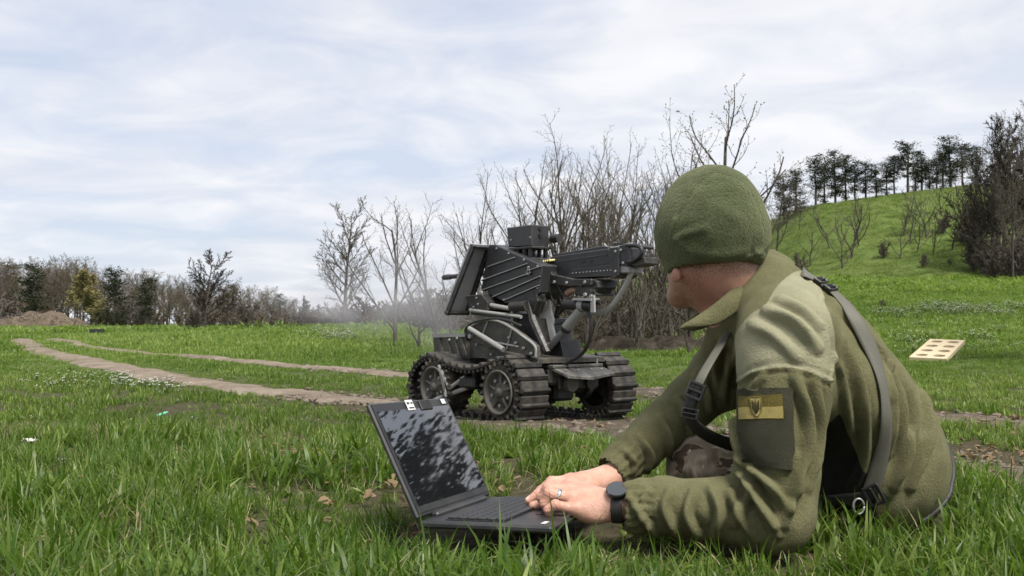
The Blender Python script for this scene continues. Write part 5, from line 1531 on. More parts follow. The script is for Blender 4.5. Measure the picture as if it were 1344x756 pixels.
def on_cloth(pts, n=40, off=.002, smooth=3):
    pl = spline(np.array([(x, y, 0) for x, y in pts]), n)[:, :2]; L, Nn = [], []
    for x, y in pl:
        r = ray(x, y); r /= np.linalg.norm(r); h = tree1.ray_cast(Vector(CAM), Vector(r))
        if h[0] is None: continue
        L.append(np.array(h[0])); Nn.append(np.array(h[1]) if np.dot(h[1], r) < 0 else -np.array(h[1]))
    L, Nn = np.array(L), np.array(Nn)
    for _ in range(smooth):
        L[1:-1] = (L[:-2] + 2 * L[1:-1] + L[2:]) / 4; Nn[1:-1] = (Nn[:-2] + Nn[1:-1] + Nn[2:])
    for _ in range(6): Nn[1:-1] = (Nn[:-2] + Nn[1:-1] + Nn[2:])
    Nn /= np.linalg.norm(Nn, axis=1)[:, None]
    return L + Nn * off, Nn
L, Nn = on_cloth([(1052, 360), (1078, 376), (1108, 402), (1136, 448), (1155, 505), (1160, 560), (1153, 608), (1142, 646)], 50, .005)
back_strap = strap('shoulder_strap', L, .0140, Nn, M_STRAP, .0018)
def buckle(c, R, w, h, parent):
    m = MB()
    for s_ in (-1, 1): m.box((0, s_ * h / 2, 0), (w, h * .22, .006), bev=.0015); m.box((s_ * w / 2, 0, 0), (w * .18, h * 1.2, .006), bev=.0015)
    m.box((0, 0, .001), (w, h * .20, .006), bev=.0015)
    m.v = [tuple(np.asarray(R) @ np.array(p) + rel(c)) for p in m.v]
    return m.build('strap_buckle', M_PLASTIC, parent)
def basis(tgt, n):
    tgt = tgt / np.linalg.norm(tgt); n = n - tgt * np.dot(n, tgt); n /= np.linalg.norm(n); return np.stack([np.cross(tgt, n), tgt, n], 1)
for i, w in ((6, .036), (9, .034)): buckle(L[i] + Nn[i] * .005, basis(L[i + 1] - L[i - 1], Nn[i]), w, .014, person)
L, Nn = on_cloth([(1150, 646), (1140, 650), (1122, 653), (1100, 655), (1076, 657)], 24, .006)
strap('waist_belt', L, .012, Nn, M_WEB)
buckle(L[2] + Nn[2] * .004, basis(L[4] - L[0], Nn[2]), .034, .026, person)
m = MB(); m.tube(np.array([L[10] + Nn[10] * .010 + np.array((math.cos(a) * .010, -.004, math.sin(a) * .014 - .010)) for a in np.linspace(0, 6.283, 18)]) - PERSON_O, .0022, 6); m.build('belt_ring', M_STEEL, person, smooth=True)
# chest strap with buckle hanging between the arms
ch = [P(962, 428, 1.93), P(942, 460, 1.85), P(924, 490, 1.80), P(913, 514, 1.795), P(905, 538, 1.80), P(910, 555, 1.81), P(928, 570, 1.83), P(950, 580, 1.86), P(975, 588, 1.90)]
cl = spline(ch, 60); nn_ = np.tile(np.array((-.55, -.80, .15)), (len(cl), 1))
k_ = int(len(cl) * .36)
strap('chest_strap', cl[:k_ + 1], .0085, nn_[:k_ + 1], M_STRAP); strap('chest_strap', cl[k_:], .0115, nn_[k_:], M_WEB, .004)
buckle(P(913, 513, 1.788), basis(P(905, 538, 1.80) - P(924, 490, 1.80), np.array((-.5, -.82, .15))), .028, .026, person)
buckle(P(906, 543, 1.790), basis(P(905, 548, 1.80) - P(907, 534, 1.80), np.array((-.5, -.82, .15))), .028, .016, person)
# dark hem of the jacket at the seat
hl = spline([P(1231, 566, 2.02), P(1229, 590, 1.99), P(1218, 620, 1.95), P(1204, 648, 1.92), P(1192, 668, 1.90)], 30)
hm = []
for q in hl:
    h = tree1.find_nearest(Vector(q)); hm.append(np.array(h[0]) + np.array(h[1]) * .002)
m = MB(); m.tube(rel(np.array(hm)), .0055, 8); m.build('jacket_hem', M_WEB, person, smooth=True)

# sleeve patches ------------------------------------------------------------
def conform(quad, n, off):
    """grid of points on the sleeve inside a photo quad (corners in order)"""
    q = np.array(quad, float); out = np.zeros((n, n, 3)); nrm = np.zeros((n, n, 3))
    for i, u in enumerate(np.linspace(0, 1, n)):
        for j, v_ in enumerate(np.linspace(0, 1, n)):
            p = (q[0] * (1 - u) + q[1] * u) * (1 - v_) + (q[3] * (1 - u) + q[2] * u) * v_
            r = ray(*p); r /= np.linalg.norm(r); h = tree1.ray_cast(Vector(CAM), Vector(r))
            out[i, j] = np.array(h[0]); nrm[i, j] = np.array(h[1]) if np.dot(h[1], r) < 0 else -np.array(h[1])
    for _ in range(7):
        c = out.copy(); c[1:-1, :] = (out[:-2, :] + 2 * out[1:-1, :] + out[2:, :]) / 4; out = c
        c = nrm.copy(); c[1:-1, 1:-1] = (nrm[:-2, 1:-1] + nrm[2:, 1:-1] + nrm[1:-1, :-2] + nrm[1:-1, 2:]) / 4; nrm = c
    nrm /= np.linalg.norm(nrm, axis=2)[..., None]
    return out + nrm * off, nrm
def sheet(name, G_, Nn, th, mat, parent):
    n, k = G_.shape[:2]; top, bot = G_ + Nn * th, G_ - Nn * .006
    idx = np.arange(n * k).reshape(n, k); f = []
    for i in range(n - 1):
        for j in range(k - 1):
            a, b, c, d = idx[i, j], idx[i + 1, j], idx[i + 1, j + 1], idx[i, j + 1]
            f += [(a, b, c, d), tuple(n * k + x for x in (d, c, b, a))]
    rim_ = [idx[i, 0] for i in range(n)] + [idx[n - 1, j] for j in range(1, k)] + [idx[i, k - 1] for i in range(n - 2, -1, -1)] + [idx[0, j] for j in range(k - 2, 0, -1)]
    for i in range(len(rim_)):
        a, b = rim_[i], rim_[(i + 1) % len(rim_)]; f.append((a, n * k + a, n * k + b, b))
    return MB().add(rel(np.vstack([top.reshape(-1, 3), bot.reshape(-1, 3)])), f).build(name, mat, parent, smooth=False, auto=True)
GV, NV = conform([(972, 511), (1037, 509), (1040, 617), (974, 606)], 26, .006)
velcro = sheet('velcro_panel', GV, NV, .0025, M_VELCRO, person)
FQ = [(973, 519), (1027, 517), (1029, 551), (974, 553)]
GF, NF = conform(FQ, 26, .0065)
M_FB = cloth_mat('patch_dark_gold', ((.115, .095, .022), (.160, .130, .034), (.20, .165, .05)), fine=1600, sheen=.1, bump=.5, scale=120).mat
M_FY = cloth_mat('patch_gold', ((.40, .32, .105), (.48, .39, .14), (.55, .46, .18)), fine=1600, sheen=.1, bump=.5, scale=120).mat
M_FE = cloth_mat('patch_edge', ((.055, .048, .018), (.075, .066, .026), (.10, .09, .04)), fine=1600, sheen=.1, bump=.5, scale=120).mat
patch = sheet('flag_patch', GF, NF, .0022, M_FE, person)
ex_ = lambda u, v_: (lambda i, j: GF[i, j] + NF[i, j] * .0026)(int(round(u * 25)), int(round(v_ * 25)))
def samp(u, v_, o=.0026):
    x, y = np.clip(u, 0, 1) * 24.999, np.clip(v_, 0, 1) * 24.999; i, j = int(x), int(y); a, b = x - i, y - j
    w = ((1 - a) * (1 - b), a * (1 - b), (1 - a) * b, a * b); ij = ((i, j), (i + 1, j), (i, j + 1), (i + 1, j + 1))
    return sum(w_ * (GF[q] + NF[q] * o) for w_, q in zip(w, ij))
def band(name, u0, u1, v0, v1, mat, o, n=14):
    g = np.array([[samp(u, v_, o) for v_ in np.linspace(v0, v1, 5)] for u in np.linspace(u0, u1, n)])
    nn = np.array([[NF[int(u * 25), int(v_ * 25)] for v_ in np.linspace(v0, v1, 5)] for u in np.linspace(u0, u1, n)])
    return sheet(name, g, nn, .0006, mat, patch)
band('flag_band', .035, .965, .06, .50, M_FB, .0024); band('flag_band', .035, .965, .505, .94, M_FY, .0024)
def stroke(pts, w, mat, name):
    line = np.array([samp(u, v_, .0034) for u, v_ in pts]); nn = np.array([NF[min(25, int(u * 25)), min(25, int(v_ * 25))] for u, v_ in pts])
    return strap(name, line, w, nn, mat, .0009, patch)
M_EMB = cloth_mat('emblem_thread', ((.16, .125, .030), (.20, .16, .045), (.24, .19, .06)), fine=1600, sheen=.1, bump=.4, scale=120).mat
M_EMBL = cloth_mat('emblem_field', ((.36, .30, .115), (.42, .35, .14), (.46, .39, .17)), fine=1600, sheen=.1, bump=.4, scale=120).mat
# shield outline with the trident in it
U = lambda x: .41 + x * .0165 / .9
def sp2(pts, n=24): return spline(np.array([(x, y, 0) for x, y in pts]), n)[:, :2]
fld = [samp(u, v_, .0032) for u, v_ in ((.30, .14), (.52, .14), (.52, .62), (.47, .78), (.41, .86), (.35, .78), (.30, .62))]
fm = MB(); c_ = np.mean(fld, 0); nc_ = NF[10, 12]
fm.prism(rel(np.array(fld)), nc_ * .0008); fm.build('emblem_field', M_EMBL, patch)
for pts in (((.30, .14), (.41, .14), (.52, .14)), ((.30, .14), (.30, .40), (.30, .62)), ((.52, .14), (.52, .40), (.52, .62))):
    stroke(pts, .0009, M_EMB, 'emblem_border')
stroke(sp2([(.30, .62), (.34, .77), (.41, .86), (.48, .77), (.52, .62)]), .0009, M_EMB, 'emblem_border')
def stroke2(pts, w): 
    o = stroke(pts, w, M_FE, 'trident'); o.location = tuple(nc_ * .0012); return o
stroke2([(.41, .24), (.41, .45), (.41, .76)], .0010); stroke2([(.345, .26), (.345, .45), (.345, .60)], .0009); stroke2([(.475, .26), (.475, .45), (.475, .60)], .0009)
stroke2(sp2([(.345, .60), (.41, .60), (.475, .60)], 8), .0008); stroke2(sp2([(.345, .30), (.375, .42), (.38, .52), (.36, .60)], 12), .0007); stroke2(sp2([(.475, .30), (.445, .42), (.44, .52), (.46, .60)], 12), .0007); stroke2(sp2([(.365, .60), (.385, .70), (.41, .74), (.435, .70), (.455, .60)], 14), .0007)

# trousers and boots ---------------------------------------------------------
tr = union([(ell(J['hip'] - (0, 0, .05), np.stack([SD, FD, UP]), (.165, .100, .070)), 0), (cone(LEG['hipR'], LEG['knR'], .090, .066), .04), (cone(LEG['knR'], LEG['anR'], .062, .050), .02),
            (cone(LEG['hipL'], LEG['knL'], .070, .058), .04), (cone(LEG['knL'], LEG['anL'], .058, .050), .02)])
TV, TQ = surface(tr, .007); TV = relax(TV, TQ, 2, .5); TN = vnormals(TV, TQ)
treet = BVHTree.FromPolygons(TV.tolist(), TQ.tolist())
ds = .012 * n3(TV, .06, 11) + .005 * n3(TV, .025, 13)
for pts, a, w in (([(884, 596), (905, 604), (935, 600)], .006, .010), ([(890, 616), (915, 622), (945, 616)], .006, .010), ([(900, 586), (925, 590), (950, 586)], .005, .010), ([(888, 632), (910, 634), (930, 640)], .005, .010)):
    pl = hits(pts, treet, n=16)
    if len(pl) > 2: ds += a * (1.2 * np.exp(-(poly_dist(TV, pl) / w) ** 2) - .6 * np.exp(-(poly_dist(TV, pl) / (2 * w)) ** 2))
TV = TV + TN * ds[:, None]; TV[:, 2] = np.maximum(TV[:, 2], H(TV[:, 0], TV[:, 1]) + .004)
mesh_obj('trousers', rel(TV), TQ, M_CAMO, person)
for k, kn in (('anR', 'knR'), ('anL', 'knL')):
    a_ = LEG[k]; dr = a_ - LEG[kn]; dr[2] = 0; dr /= np.linalg.norm(dr); sdv = np.array((-dr[1], dr[0], 0))
    bf = union([(cone(a_ - dr * .04 + (0, 0, .02), a_ + dr * .03, .050, .050), 0), (cone(a_ + dr * .05 + (0, 0, -.010), a_ + sdv * .15 + dr * .05 + (0, 0, -.015), .046, .040), .03)])
    v_, q_ = surface(bf, .008); v_[:, 2] = np.maximum(v_[:, 2], H(v_[:, 0], v_[:, 1]) + .003)
    mesh_obj('boot', rel(v_), q_, M_BOOT, person)

# wristwatch and ring ----------------------------------------------------------
wa = HLF['fore'] - HLF['wr']; wa /= np.linalg.norm(wa)
wc = HLF['wr'] + wa * .008
m = MB(); m.lathe([(.029, -.010), (.0315, -.010), (.0315, .010), (.029, .010)], rel(wc), wa, 32, closed=True); wb = m.build('watch_strap', M_WEB, person, smooth=False, auto=True)
un = np.array((-.15, -.52, .84)); un -= wa * np.dot(un, wa); un /= np.linalg.norm(un)
M_WFACE = pm = NT('watch_face'); pm.P(Base_Color=(.045, .05, .055, 1), Roughness=.12, Specular_IOR_Level=.8); M_WFACE = pm.mat
m = MB(); fc = wc + un * .030; m.lathe([(0, 0), (.0185, 0), (.0195, .003), (.0195, .008), (.018, .010)], rel(fc), un, 28); m.build('watch_case', M_PLASTIC, wb, auto=True)
m = MB(); m.lathe([(.018, .0098), (0.0, .0102)], rel(fc), un, 28); m.build('watch_glass', M_WFACE, wb)
p0, p1 = HLF['mcps'][2], HLF['fingers'][2][0]
rc = p0 + (p1 - p0) * .58; ra = (p1 - p0) / np.linalg.norm(p1 - p0)
t = NT('ring_silver'); t.P(Base_Color=(.75, .74, .72, 1), Metallic=1.0, Roughness=.22); M_RING = t.mat
m = MB(); m.lathe([(.0108, -.0032), (.0128, -.0028), (.0130, .0028), (.0108, .0032)], rel(rc), ra, 28, closed=True); m.build('finger_ring', M_RING, person, smooth=True)
# ------------------------------------------------------------------ laptop
def pmat(name, col, rough=.5, spec=.5, metallic=0.0, sheen=0.0):
    t = NT(name); t.P(Base_Color=(*col, 1), Roughness=rough, Specular_IOR_Level=spec, Metallic=metallic); return t.mat
t = NT('laptop_shell'); v = t.coord('Object'); n = t.noise(v, 60, 4, .6); n2 = t.noise(v, 9, 4, .6)
t.P(Base_Color=t.mix(t.ramp(n2, [(.45, 0.0), (.75, .5)]), (.020, .021, .023), (.075, .072, .066)), Roughness=t.ramp(n2, [(.3, .32), (.7, .55)])); t.bump(n, .06, .001)
M_SHELL = t.mat
t = NT('laptop_glass'); v = t.coord('Object'); n = t.noise(v, 12, 5, .6); n2 = t.noise(v, 160, 3, .7)
t.P(Base_Color=(.010, .011, .013, 1), Roughness=t.ramp(n, [(.35, .015), (.75, .04)]), Specular_IOR_Level=.9, IOR=2.1); t.set(t.b, 'Coat Weight', .0)
M_GLASS = t.mat
M_KEY = metal_mat('key_plastic', (.020, .020, .022), (.06, .06, .06), .35, .4, scale=40)
M_LABEL = pmat('label_white', (.62, .62, .62), .5)
M_PRINT = pmat('label_print', (.03, .03, .03), .5)
LQ = (-0.1625, 1.7394, 0.0565, -0.3558, -0.0301, -0.0373)                    # place and lie of the laptop in the grass
LWID, LDEP = .3395, .243
laptop = empty('laptop', LQ[:3])
laptop.rotation_euler = (LQ[5], LQ[4], LQ[3])                               # local x: to the user, local y: along the hinge
tag(laptop, 'open black laptop lying in the grass under the soldier\'s hands', 'laptop')
m = MB(); m.box((LDEP / 2, LWID / 2, -.006), (LDEP, LWID, .013), bev=.004)
base = m.build('base', M_SHELL, laptop, auto=True)
m = MB(); m.box((.006, LWID / 2, .002), (.016, LWID * .7, .014), bev=.004); m.build('hinge', M_SHELL, base)
m = MB(); m.box((.098, LWID / 2, .0012), (.110, LWID - .035, .0012)); m.build('keyboard_tray', pmat('tray', (.008, .008, .008), .6), base)
key0 = None
for row in range(6):
    ncol = 14
    for c_ in range(ncol):
        ky = .024 + (LWID - .048) * (c_ + .5) / ncol; kx = .052 + row * .0182
        if row == 5 and 4 <= c_ <= 8:
            if c_ == 6:
                MB().box((kx, ky, .0035), (.0155, (LWID - .048) / ncol * 5 - .003, .004), bev=.001).build('key', M_KEY, base)
            continue
        if key0 is None:
            key0 = MB().box((0, 0, 0), (.0155, (LWID - .048) / ncol - .003, .004), bev=.001).build('key', M_KEY, base); o = key0
        else:
            o = key0.copy(); COL.objects.link(o); o.parent = base
        o.location = (kx, ky, .0035)
m = MB(); m.box((.200, LWID * .48, .0013), (.052, .085, .0008)); m.build('touchpad', pmat('pad', (.016, .016, .018), .35), base)
m = MB(); m.box((.222, .030, .0016), (.008, .022, .0008)); m.build('palm_rest_sticker', M_LABEL, base)
TH_ = .4578; SH_ = .2228
lid = empty('lid'); lid.parent = laptop; lid.location = (.0, 0, .004); lid.rotation_euler = (0, -(TH_), 0)
m = MB(); m.box((-.004, LWID / 2, SH_ / 2), (.009, LWID, SH_), bev=.003); m.build('lid_shell', M_SHELL, lid, auto=True)
m = MB(); m.box((.0012, LWID / 2, SH_ / 2 + .002), (.0016, LWID - .010, SH_ - .012)); m.build('bezel', M_SHELL, lid)
m = MB(); m.box((.0026, LWID / 2, SH_ / 2 + .001), (.0012, LWID - .026, SH_ - .040)); m.build('screen', M_GLASS, lid)
# white tag clipped over the top edge
tg_ = empty('webcam_tag'); tg_.parent = lid; tg_.location = (.003, .150, SH_ - .011)
m = MB(); m.box((0, 0, 0), (.002, .030, .022), bev=.0008); m.build('tag_card', M_LABEL, lid).location = (.0045, LWID * .44, SH_ - .012)
m = MB()
m.box((0, -.008, .004), (.0008, .010, .004)); m.box((0, .007, .004), (.0008, .007, .004)); m.box((0, 0, -.006), (.0008, .021, .0025))
m.build('tag_print', M_PRINT, lid).location = (.0058, LWID * .44, SH_ - .012)
m = MB(); m.box((0, 0, 0), (.004, .050, .022), bev=.003); m.build('webcam_cover', M_CABLE, lid).location = (.004, LWID * .64, SH_ - .014)
m = MB(); m.box((0, 0, 0), (.0016, .018, .011), bev=.0006); m.build('corner_label', M_LABEL, lid).location = (.0042, LWID * .90, SH_ - .010)
bpy.data.objects.remove(tg_)

# ------------------------------------------------------------------ board with eight round holes lying in the meadow
t = NT('raw_plywood'); v = t.coord('Object', sc3=(3, 30, 3)); n = t.noise(v, 6, 5, .6)
t.P(Base_Color=t.ramp(n, [(.3, (.46, .36, .22)), (.7, (.66, .55, .37))]), Roughness=.75); M_PLY = t.mat
def hole_board(L, Wd, th, nx, ny, r):
    """plate with real round holes: each cell is a square ring joined to a circle"""
    m = MB(); cx_, cy_ = L / nx, Wd / ny; K = 16
    for i in range(nx):
        for j in range(ny):
            c = np.array((-L / 2 + cx_ * (i + .5), -Wd / 2 + cy_ * (j + .5)))
            ang = np.linspace(0, 2 * np.pi, K, endpoint=False) + np.pi / 4
            circ = c + r * np.c_[np.cos(ang), np.sin(ang)]
            sq = []
            for a in ang:
                d = np.array((math.cos(a), math.sin(a))); s_ = min((cx_ / 2) / max(abs(d[0]), 1e-6), (cy_ / 2) / max(abs(d[1]), 1e-6)) if True else 1
                sq.append(c + d * s_)
            sq = np.array(sq)
            # make the four corners exact
            for q, (sx, sy) in enumerate(((1, 1), (-1, 1), (-1, -1), (1, -1))): sq[q * K // 4] = c + (sx * cx_ / 2, sy * cy_ / 2)
            up = [(*p, th) for p in circ] + [(*p, th) for p in sq]; dn = [(*p, 0) for p in circ] + [(*p, 0) for p in sq]
            o = 2 * K
            f = []
            for k in range(K):
                l = (k + 1) % K
                f += [(k, K + k, K + l, l), (o + k, o + l, o + K + l, o + K + k), (k, l, o + l, o + k)]
            m.add(up + dn, f)
    m.box((0, -Wd / 2 - .006, th / 2), (L + .024, .012, th)); m.box((0, Wd / 2 + .006, th / 2), (L + .024, .012, th))
    m.box((-L / 2 - .006, 0, th / 2), (.012, Wd, th)); m.box((L / 2 + .006, 0, th / 2), (.012, Wd, th))
    return m
pc = [P(1196, 472, 11.6), P(1240, 477, 11.35), P(1265, 451, 12.3), P(1222, 450, 12.55)]
pcen = sum(pc) / 4
ex = ((pc[2] - pc[1]) + (pc[3] - pc[0])) / 2; ey = ((pc[1] - pc[0]) + (pc[2] - pc[3])) / 2
Lb, Wb = np.linalg.norm(ex), np.linalg.norm(ey)
board = hole_board(Lb, Wb, .045, 4, 2, .070).build('target_board', M_PLY)
X = Vector(ex).normalized(); Y = Vector(-ey); Y = (Y - X * X.dot(Y)).normalized(); Z = X.cross(Y)
if Z.z < 0: Y = -Y; Z = -Z
board.matrix_world = Matrix.Translation(Vector(pcen)) @ Matrix((X, Y, Z)).transposed().to_4x4()
tag(board, 'raw wooden board with eight round holes tilted in the meadow', 'board')
pr = MB(); low = float(H(pcen[0], pcen[1]))
for q in (pc[2] * .68 + pcen * .32, pc[3] * .68 + pcen * .32):
    pr.cyl((q[0], q[1], Hs(q[0], q[1]) - .03), (q[0], q[1], q[2] - .02), .012, n=6)
props = pr.build('board_prop', M_PLY, None)
props.parent = board; props.matrix_parent_inverse = board.matrix_world.inverted()

# ------------------------------------------------------------------ small things in the grass
g_ = G(212, 562) + (0, 0, .055)
m = MB(); m.lathe([(0, -.024), (.006, -.024), (.0065, -.018), (.0065, .016), (.004, .020), (.004, .027), (0, .027)], (0, 0, 0), (.93, .1, .35), 12)
o = m.build('plastic_tube', pmat('mint_plastic', (.18, .55, .36), .35)); o.location = g_
tag(o, 'small mint green plastic tube lying on the grass', 'plastic tube')
g_ = G(38, 604) + (0, 0, .06)
m = MB(); r_ = np.random.default_rng(4)
gx_, gy_ = np.meshgrid(np.linspace(-1, 1, 8), np.linspace(-1, 1, 5))
zz_ = r_.normal(0, .004, gx_.shape)
k = np.arange(gx_.size).reshape(gx_.shape); f = np.stack([k[:-1, :-1].ravel(), k[:-1, 1:].ravel(), k[1:, 1:].ravel(), k[1:, :-1].ravel()], 1)
m.add(np.stack([gx_.ravel() * .022, gy_.ravel() * .012, zz_.ravel()], 1), [tuple(q) for q in f]); m.add(np.stack([gx_.ravel() * .022, gy_.ravel() * .012, zz_.ravel() - .0012], 1), [tuple(q)[::-1] for q in f])
o = m.build('paper_scrap', pmat('scrap_white', (.6, .58, .52), .7)); o.location = g_; tag(o, 'crumpled whitish scrap in the grass at the far left', 'litter')
c = G(127, 441); m = MB()
for sx in (-1, 1): m.box((sx * .44, 0, .17), (.04, .42, .34), bev=.01)
for sy in (-1, 1): m.box((0, sy * .20, .17), (.86, .04, .30), bev=.01)
m.box((0, 0, .05), (.84, .38, .03))
o = m.build('dark_crate', M_DARK); o.location = c + (0, 0, .07); o.scale = (16 / F * c[1] / .88,) * 3; tag(o, 'small dark crate standing in the left field by the ruts', 'crate')
# ------------------------------------------------------------------ grass
def grass_mat(name, dark, mid, light, dry, trans=.52, dry_amt=.12):
    t = NT(name)
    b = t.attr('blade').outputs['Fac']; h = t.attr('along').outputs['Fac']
    ti = t.attr('tint', 'INSTANCER').outputs['Fac']
    c = t.ramp(b, [(0.0, dark), (.5, mid), (1.0, light)])
    c = t.mix(t.math('MULTIPLY', t.ramp(ti, [(0.0, 1.0), (.5, 0.0)]), .55), c, dark)
    c = t.mix(t.math('MULTIPLY', t.ramp(ti, [(.55, 0.0), (1.0, 1.0)]), .65), c, light)
    c = t.mix(t.ramp(t.attr('dry').outputs['Fac'], [(.4, 0.0), (.9, 1.0)]), c, dry)
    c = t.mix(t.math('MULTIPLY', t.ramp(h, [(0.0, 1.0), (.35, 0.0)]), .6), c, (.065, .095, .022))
    t.P(Base_Color=c, Roughness=.40, Specular_IOR_Level=.36)
    tr = t.new('ShaderNodeBsdfTranslucent', {'Color': t.mix(.35, c, (.15, .26, .016))})
    mx = t.new('ShaderNodeMixShader', {'Fac': trans, 1: t.b.outputs[0], 2: tr.outputs[0]})
    t.l.new(mx.outputs[0], t.out.inputs['Surface'])
    return t.mat
M_HILLGRASS = grass_mat('hill_grass', (.046, .082, .012), (.120, .180, .028), (.240, .285, .090), (.34, .30, .17))
M_GRASS = grass_mat('grass_blades', (.042, .094, .009), (.132, .222, .024), (.32, .385, .110), (.36, .32, .17))

def tuft(seed, n, rad, hmin, hmax, wid, bend, lean=0.30, dry=.022, seg=5, twist=.5, mat=None):
    r = np.random.default_rng(seed); V, Fc, bl, al, dr = [], [], [], [], []
    for _ in range(n):
        a = r.uniform(0, 6.28); q = rad * math.sqrt(r.random())
        p = np.array((q * math.cos(a), q * math.sin(a), -.012))
        L = r.uniform(hmin, hmax); az = r.uniform(0, 6.28)
        out = np.array((math.cos(az), math.sin(az), 0))
        th = abs(r.normal(0, lean)) ; cur = abs(r.normal(bend, bend * .6)) + .05
        w = wid * r.uniform(.6, 1.25); bb = r.random(); dd = 1.0 if r.random() < dry else r.random() * .35
        side = np.array((-out[1], out[0], 0)); tw = r.normal(0, twist)
        o = len(V)
        for i in range(seg + 1):
            f = i / seg
            ang = th + cur * f ** 1.4
            s_ = side * math.cos(tw * f) + out * math.sin(tw * f) * math.cos(ang)
            ww = w * (1 - f ** 2.2) * (.75 + .5 * min(1, f * 4))
            if i == seg: V.append(p.copy()); bl.append(bb); al.append(f); dr.append(dd)
            else:
                V += [p - s_ * ww / 2, p + s_ * ww / 2]; bl += [bb, bb]; al += [f, f]; dr += [dd, dd]
            p = p + (out * math.sin(ang) + np.array((0, 0, 1)) * math.cos(ang)) * L / seg
        for i in range(seg - 1):
            Fc.append((o + 2 * i, o + 2 * i + 1, o + 2 * i + 3, o + 2 * i + 2))
        Fc.append((o + 2 * seg - 2, o + 2 * seg - 1, o + 2 * seg))
    me = bpy.data.meshes.new('tuft'); me.from_pydata([tuple(x) for x in V], [], Fc); me.materials.append(mat or M_GRASS)
    me.polygons.foreach_set('use_smooth', np.ones(len(Fc), bool))
    for k, vv in (('blade', bl), ('along', al), ('dry', dr)):
        at = me.attributes.new(k, 'FLOAT', 'POINT'); at.data.foreach_set('value', np.asarray(vv, np.float32))
    return bpy.data.objects.new('tuft', me)

def scatter_pts(d0, d1, density, margin=.22, seed=0):
    """random ground points between two depths, a little wider than the view"""
    r = np.random.default_rng(seed)
    hw = lambda d: d * (PW / 2 / F) * (1 + margin) + .35
    area = (hw(d0) + hw(d1)) * (d1 - d0); n = int(area * density)
    d = np.sqrt(r.uniform(d0 ** 2, d1 ** 2, n)); x = r.uniform(-1, 1, n) * hw(d)
    return x, d, r

# footprints the grass keeps clear of (filled in by the objects standing there)
# what stands or lies on the grass keeps it clear: cells of 2 cm taken up by the low parts of the soldier
OCC = set()
for VV, lim in ((V2, .085), (TV, .10)):
    for x_, y_, z_ in VV[::2]:
        if z_ - Hs(x_, y_) < lim: OCC.add((int(math.floor(x_ / .02)), int(math.floor(y_ / .02))))
LAPTOP_CLEAR = [(-.170, 1.745), (.066, 1.660), (.18, 1.98), (-.045, 2.06)]
ROBOT_CLEAR = [(-.55, 4.55), (-.08, 4.00), (.62, 4.45), (.20, 5.10)]
def clear_mask(x, y):
    occ = np.array([(int(math.floor(a / .02)), int(math.floor(b / .02))) in OCC for a, b in zip(x, y)]) if len(x) and y.min() < 3 else np.zeros(len(x), bool)
    return ~(occ | in_poly(x, y, LAPTOP_CLEAR) | in_poly(x, y, ROBOT_CLEAR))
BARE = [(G(400, 607)[:2], .11), (G(378, 602)[:2], .07), (G(1290, 604)[:2], .34), (G(1230, 628)[:2], .16), (G(545, 735)[:2], .04), (G(800, 720)[:2], .05)]

def grass_layer(name, d0, d1, dens, kinds, hscale, seed, label, wscale=1.0, rutk=1.0, extra=None):
    x, y, r = scatter_pts(d0, d1, dens, seed=seed)
    keep = clear_mask(x, y)
    rd = rut_dist(x, y)
    keep &= (rd > (r.random(len(x)) ** .6 * .85 + .35) * rutk * (.55 + .8 * vnoise(x, y, .35, 31))) | (r.random(len(x)) < .22 * (vnoise(x, y, .5, 33) > .52))
    for (c, rad) in BARE:
        keep &= np.hypot(x - c[0], y - c[1]) > rad * r.uniform(.6, 1.2, len(x))
    patch = vnoise(x, y, .55, 12)
    keep &= r.random(len(x)) < np.clip(.45 + 1.2 * patch, 0, 1)
    if extra is not None: keep &= extra(x, y, r)
    x, y, rd = x[keep], y[keep], rd[keep]; n = len(x)
    z = H(x, y)
    pn = vnoise(x, y, .8, 21) * .55 + vnoise(x, y, .22, 22) * .45
    pl = vnoise(x, y, 4.5, 23)
    s = hscale * (.60 + .75 * vnoise(x, y, .45, 24)) * r.uniform(.75, 1.25, n)
    # shorter, trodden grass round the laptop, behind it and along the ruts
    FR = np.exp(-(((x - .02) / .26) ** 2 + ((y - 1.62) / .16) ** 2)) * .36 + np.exp(-(((x - .36) / .30) ** 2 + ((y - 1.55) / .13) ** 2)) * .42
    tr = FR + np.exp(-(((x - .02) / .42) ** 2 + ((y - 2.15) / .38) ** 2)) * .55 + np.exp(-(((x + .42) / .30) ** 2 + ((y - 2.15) / .22) ** 2)) * .40
    s *= 1 - np.clip(tr, 0, .66)
    s *= .55 + .45 * sstep(.9, 2.6, rd)
    s *= 1 - .35 * sstep(2.4, 4.5, y) * (y < 12)
    idx = r.choice(len(kinds), n, p=np.array(kinds) / sum(kinds))
    if len(kinds) == 8:
        strawp = np.clip((vnoise(x, y, .9, 41) * .6 + vnoise(x, y, .25, 42) * .4 - .52) * 3, 0, .55) + .25 * np.clip(tr, 0, 1)
        idx = np.where(r.random(n) < strawp, 6, idx)
    tint = np.clip(.50 + .55 * (pn - .5) + .75 * (pl - .5) + r.normal(0, .19, n) + .35 * tr, 0, 1)
    rot = np.c_[r.normal(0, .12, n) , r.normal(0, .12, n), r.uniform(0, 6.28, n)]
    rot[:, 0] += tr * r.normal(0, .9, n); rot[:, 1] += tr * r.normal(0, .9, n)
    scl = np.c_[s * wscale, s * wscale, s]
    return np.c_[x, y, z], rot, scl, idx, tint

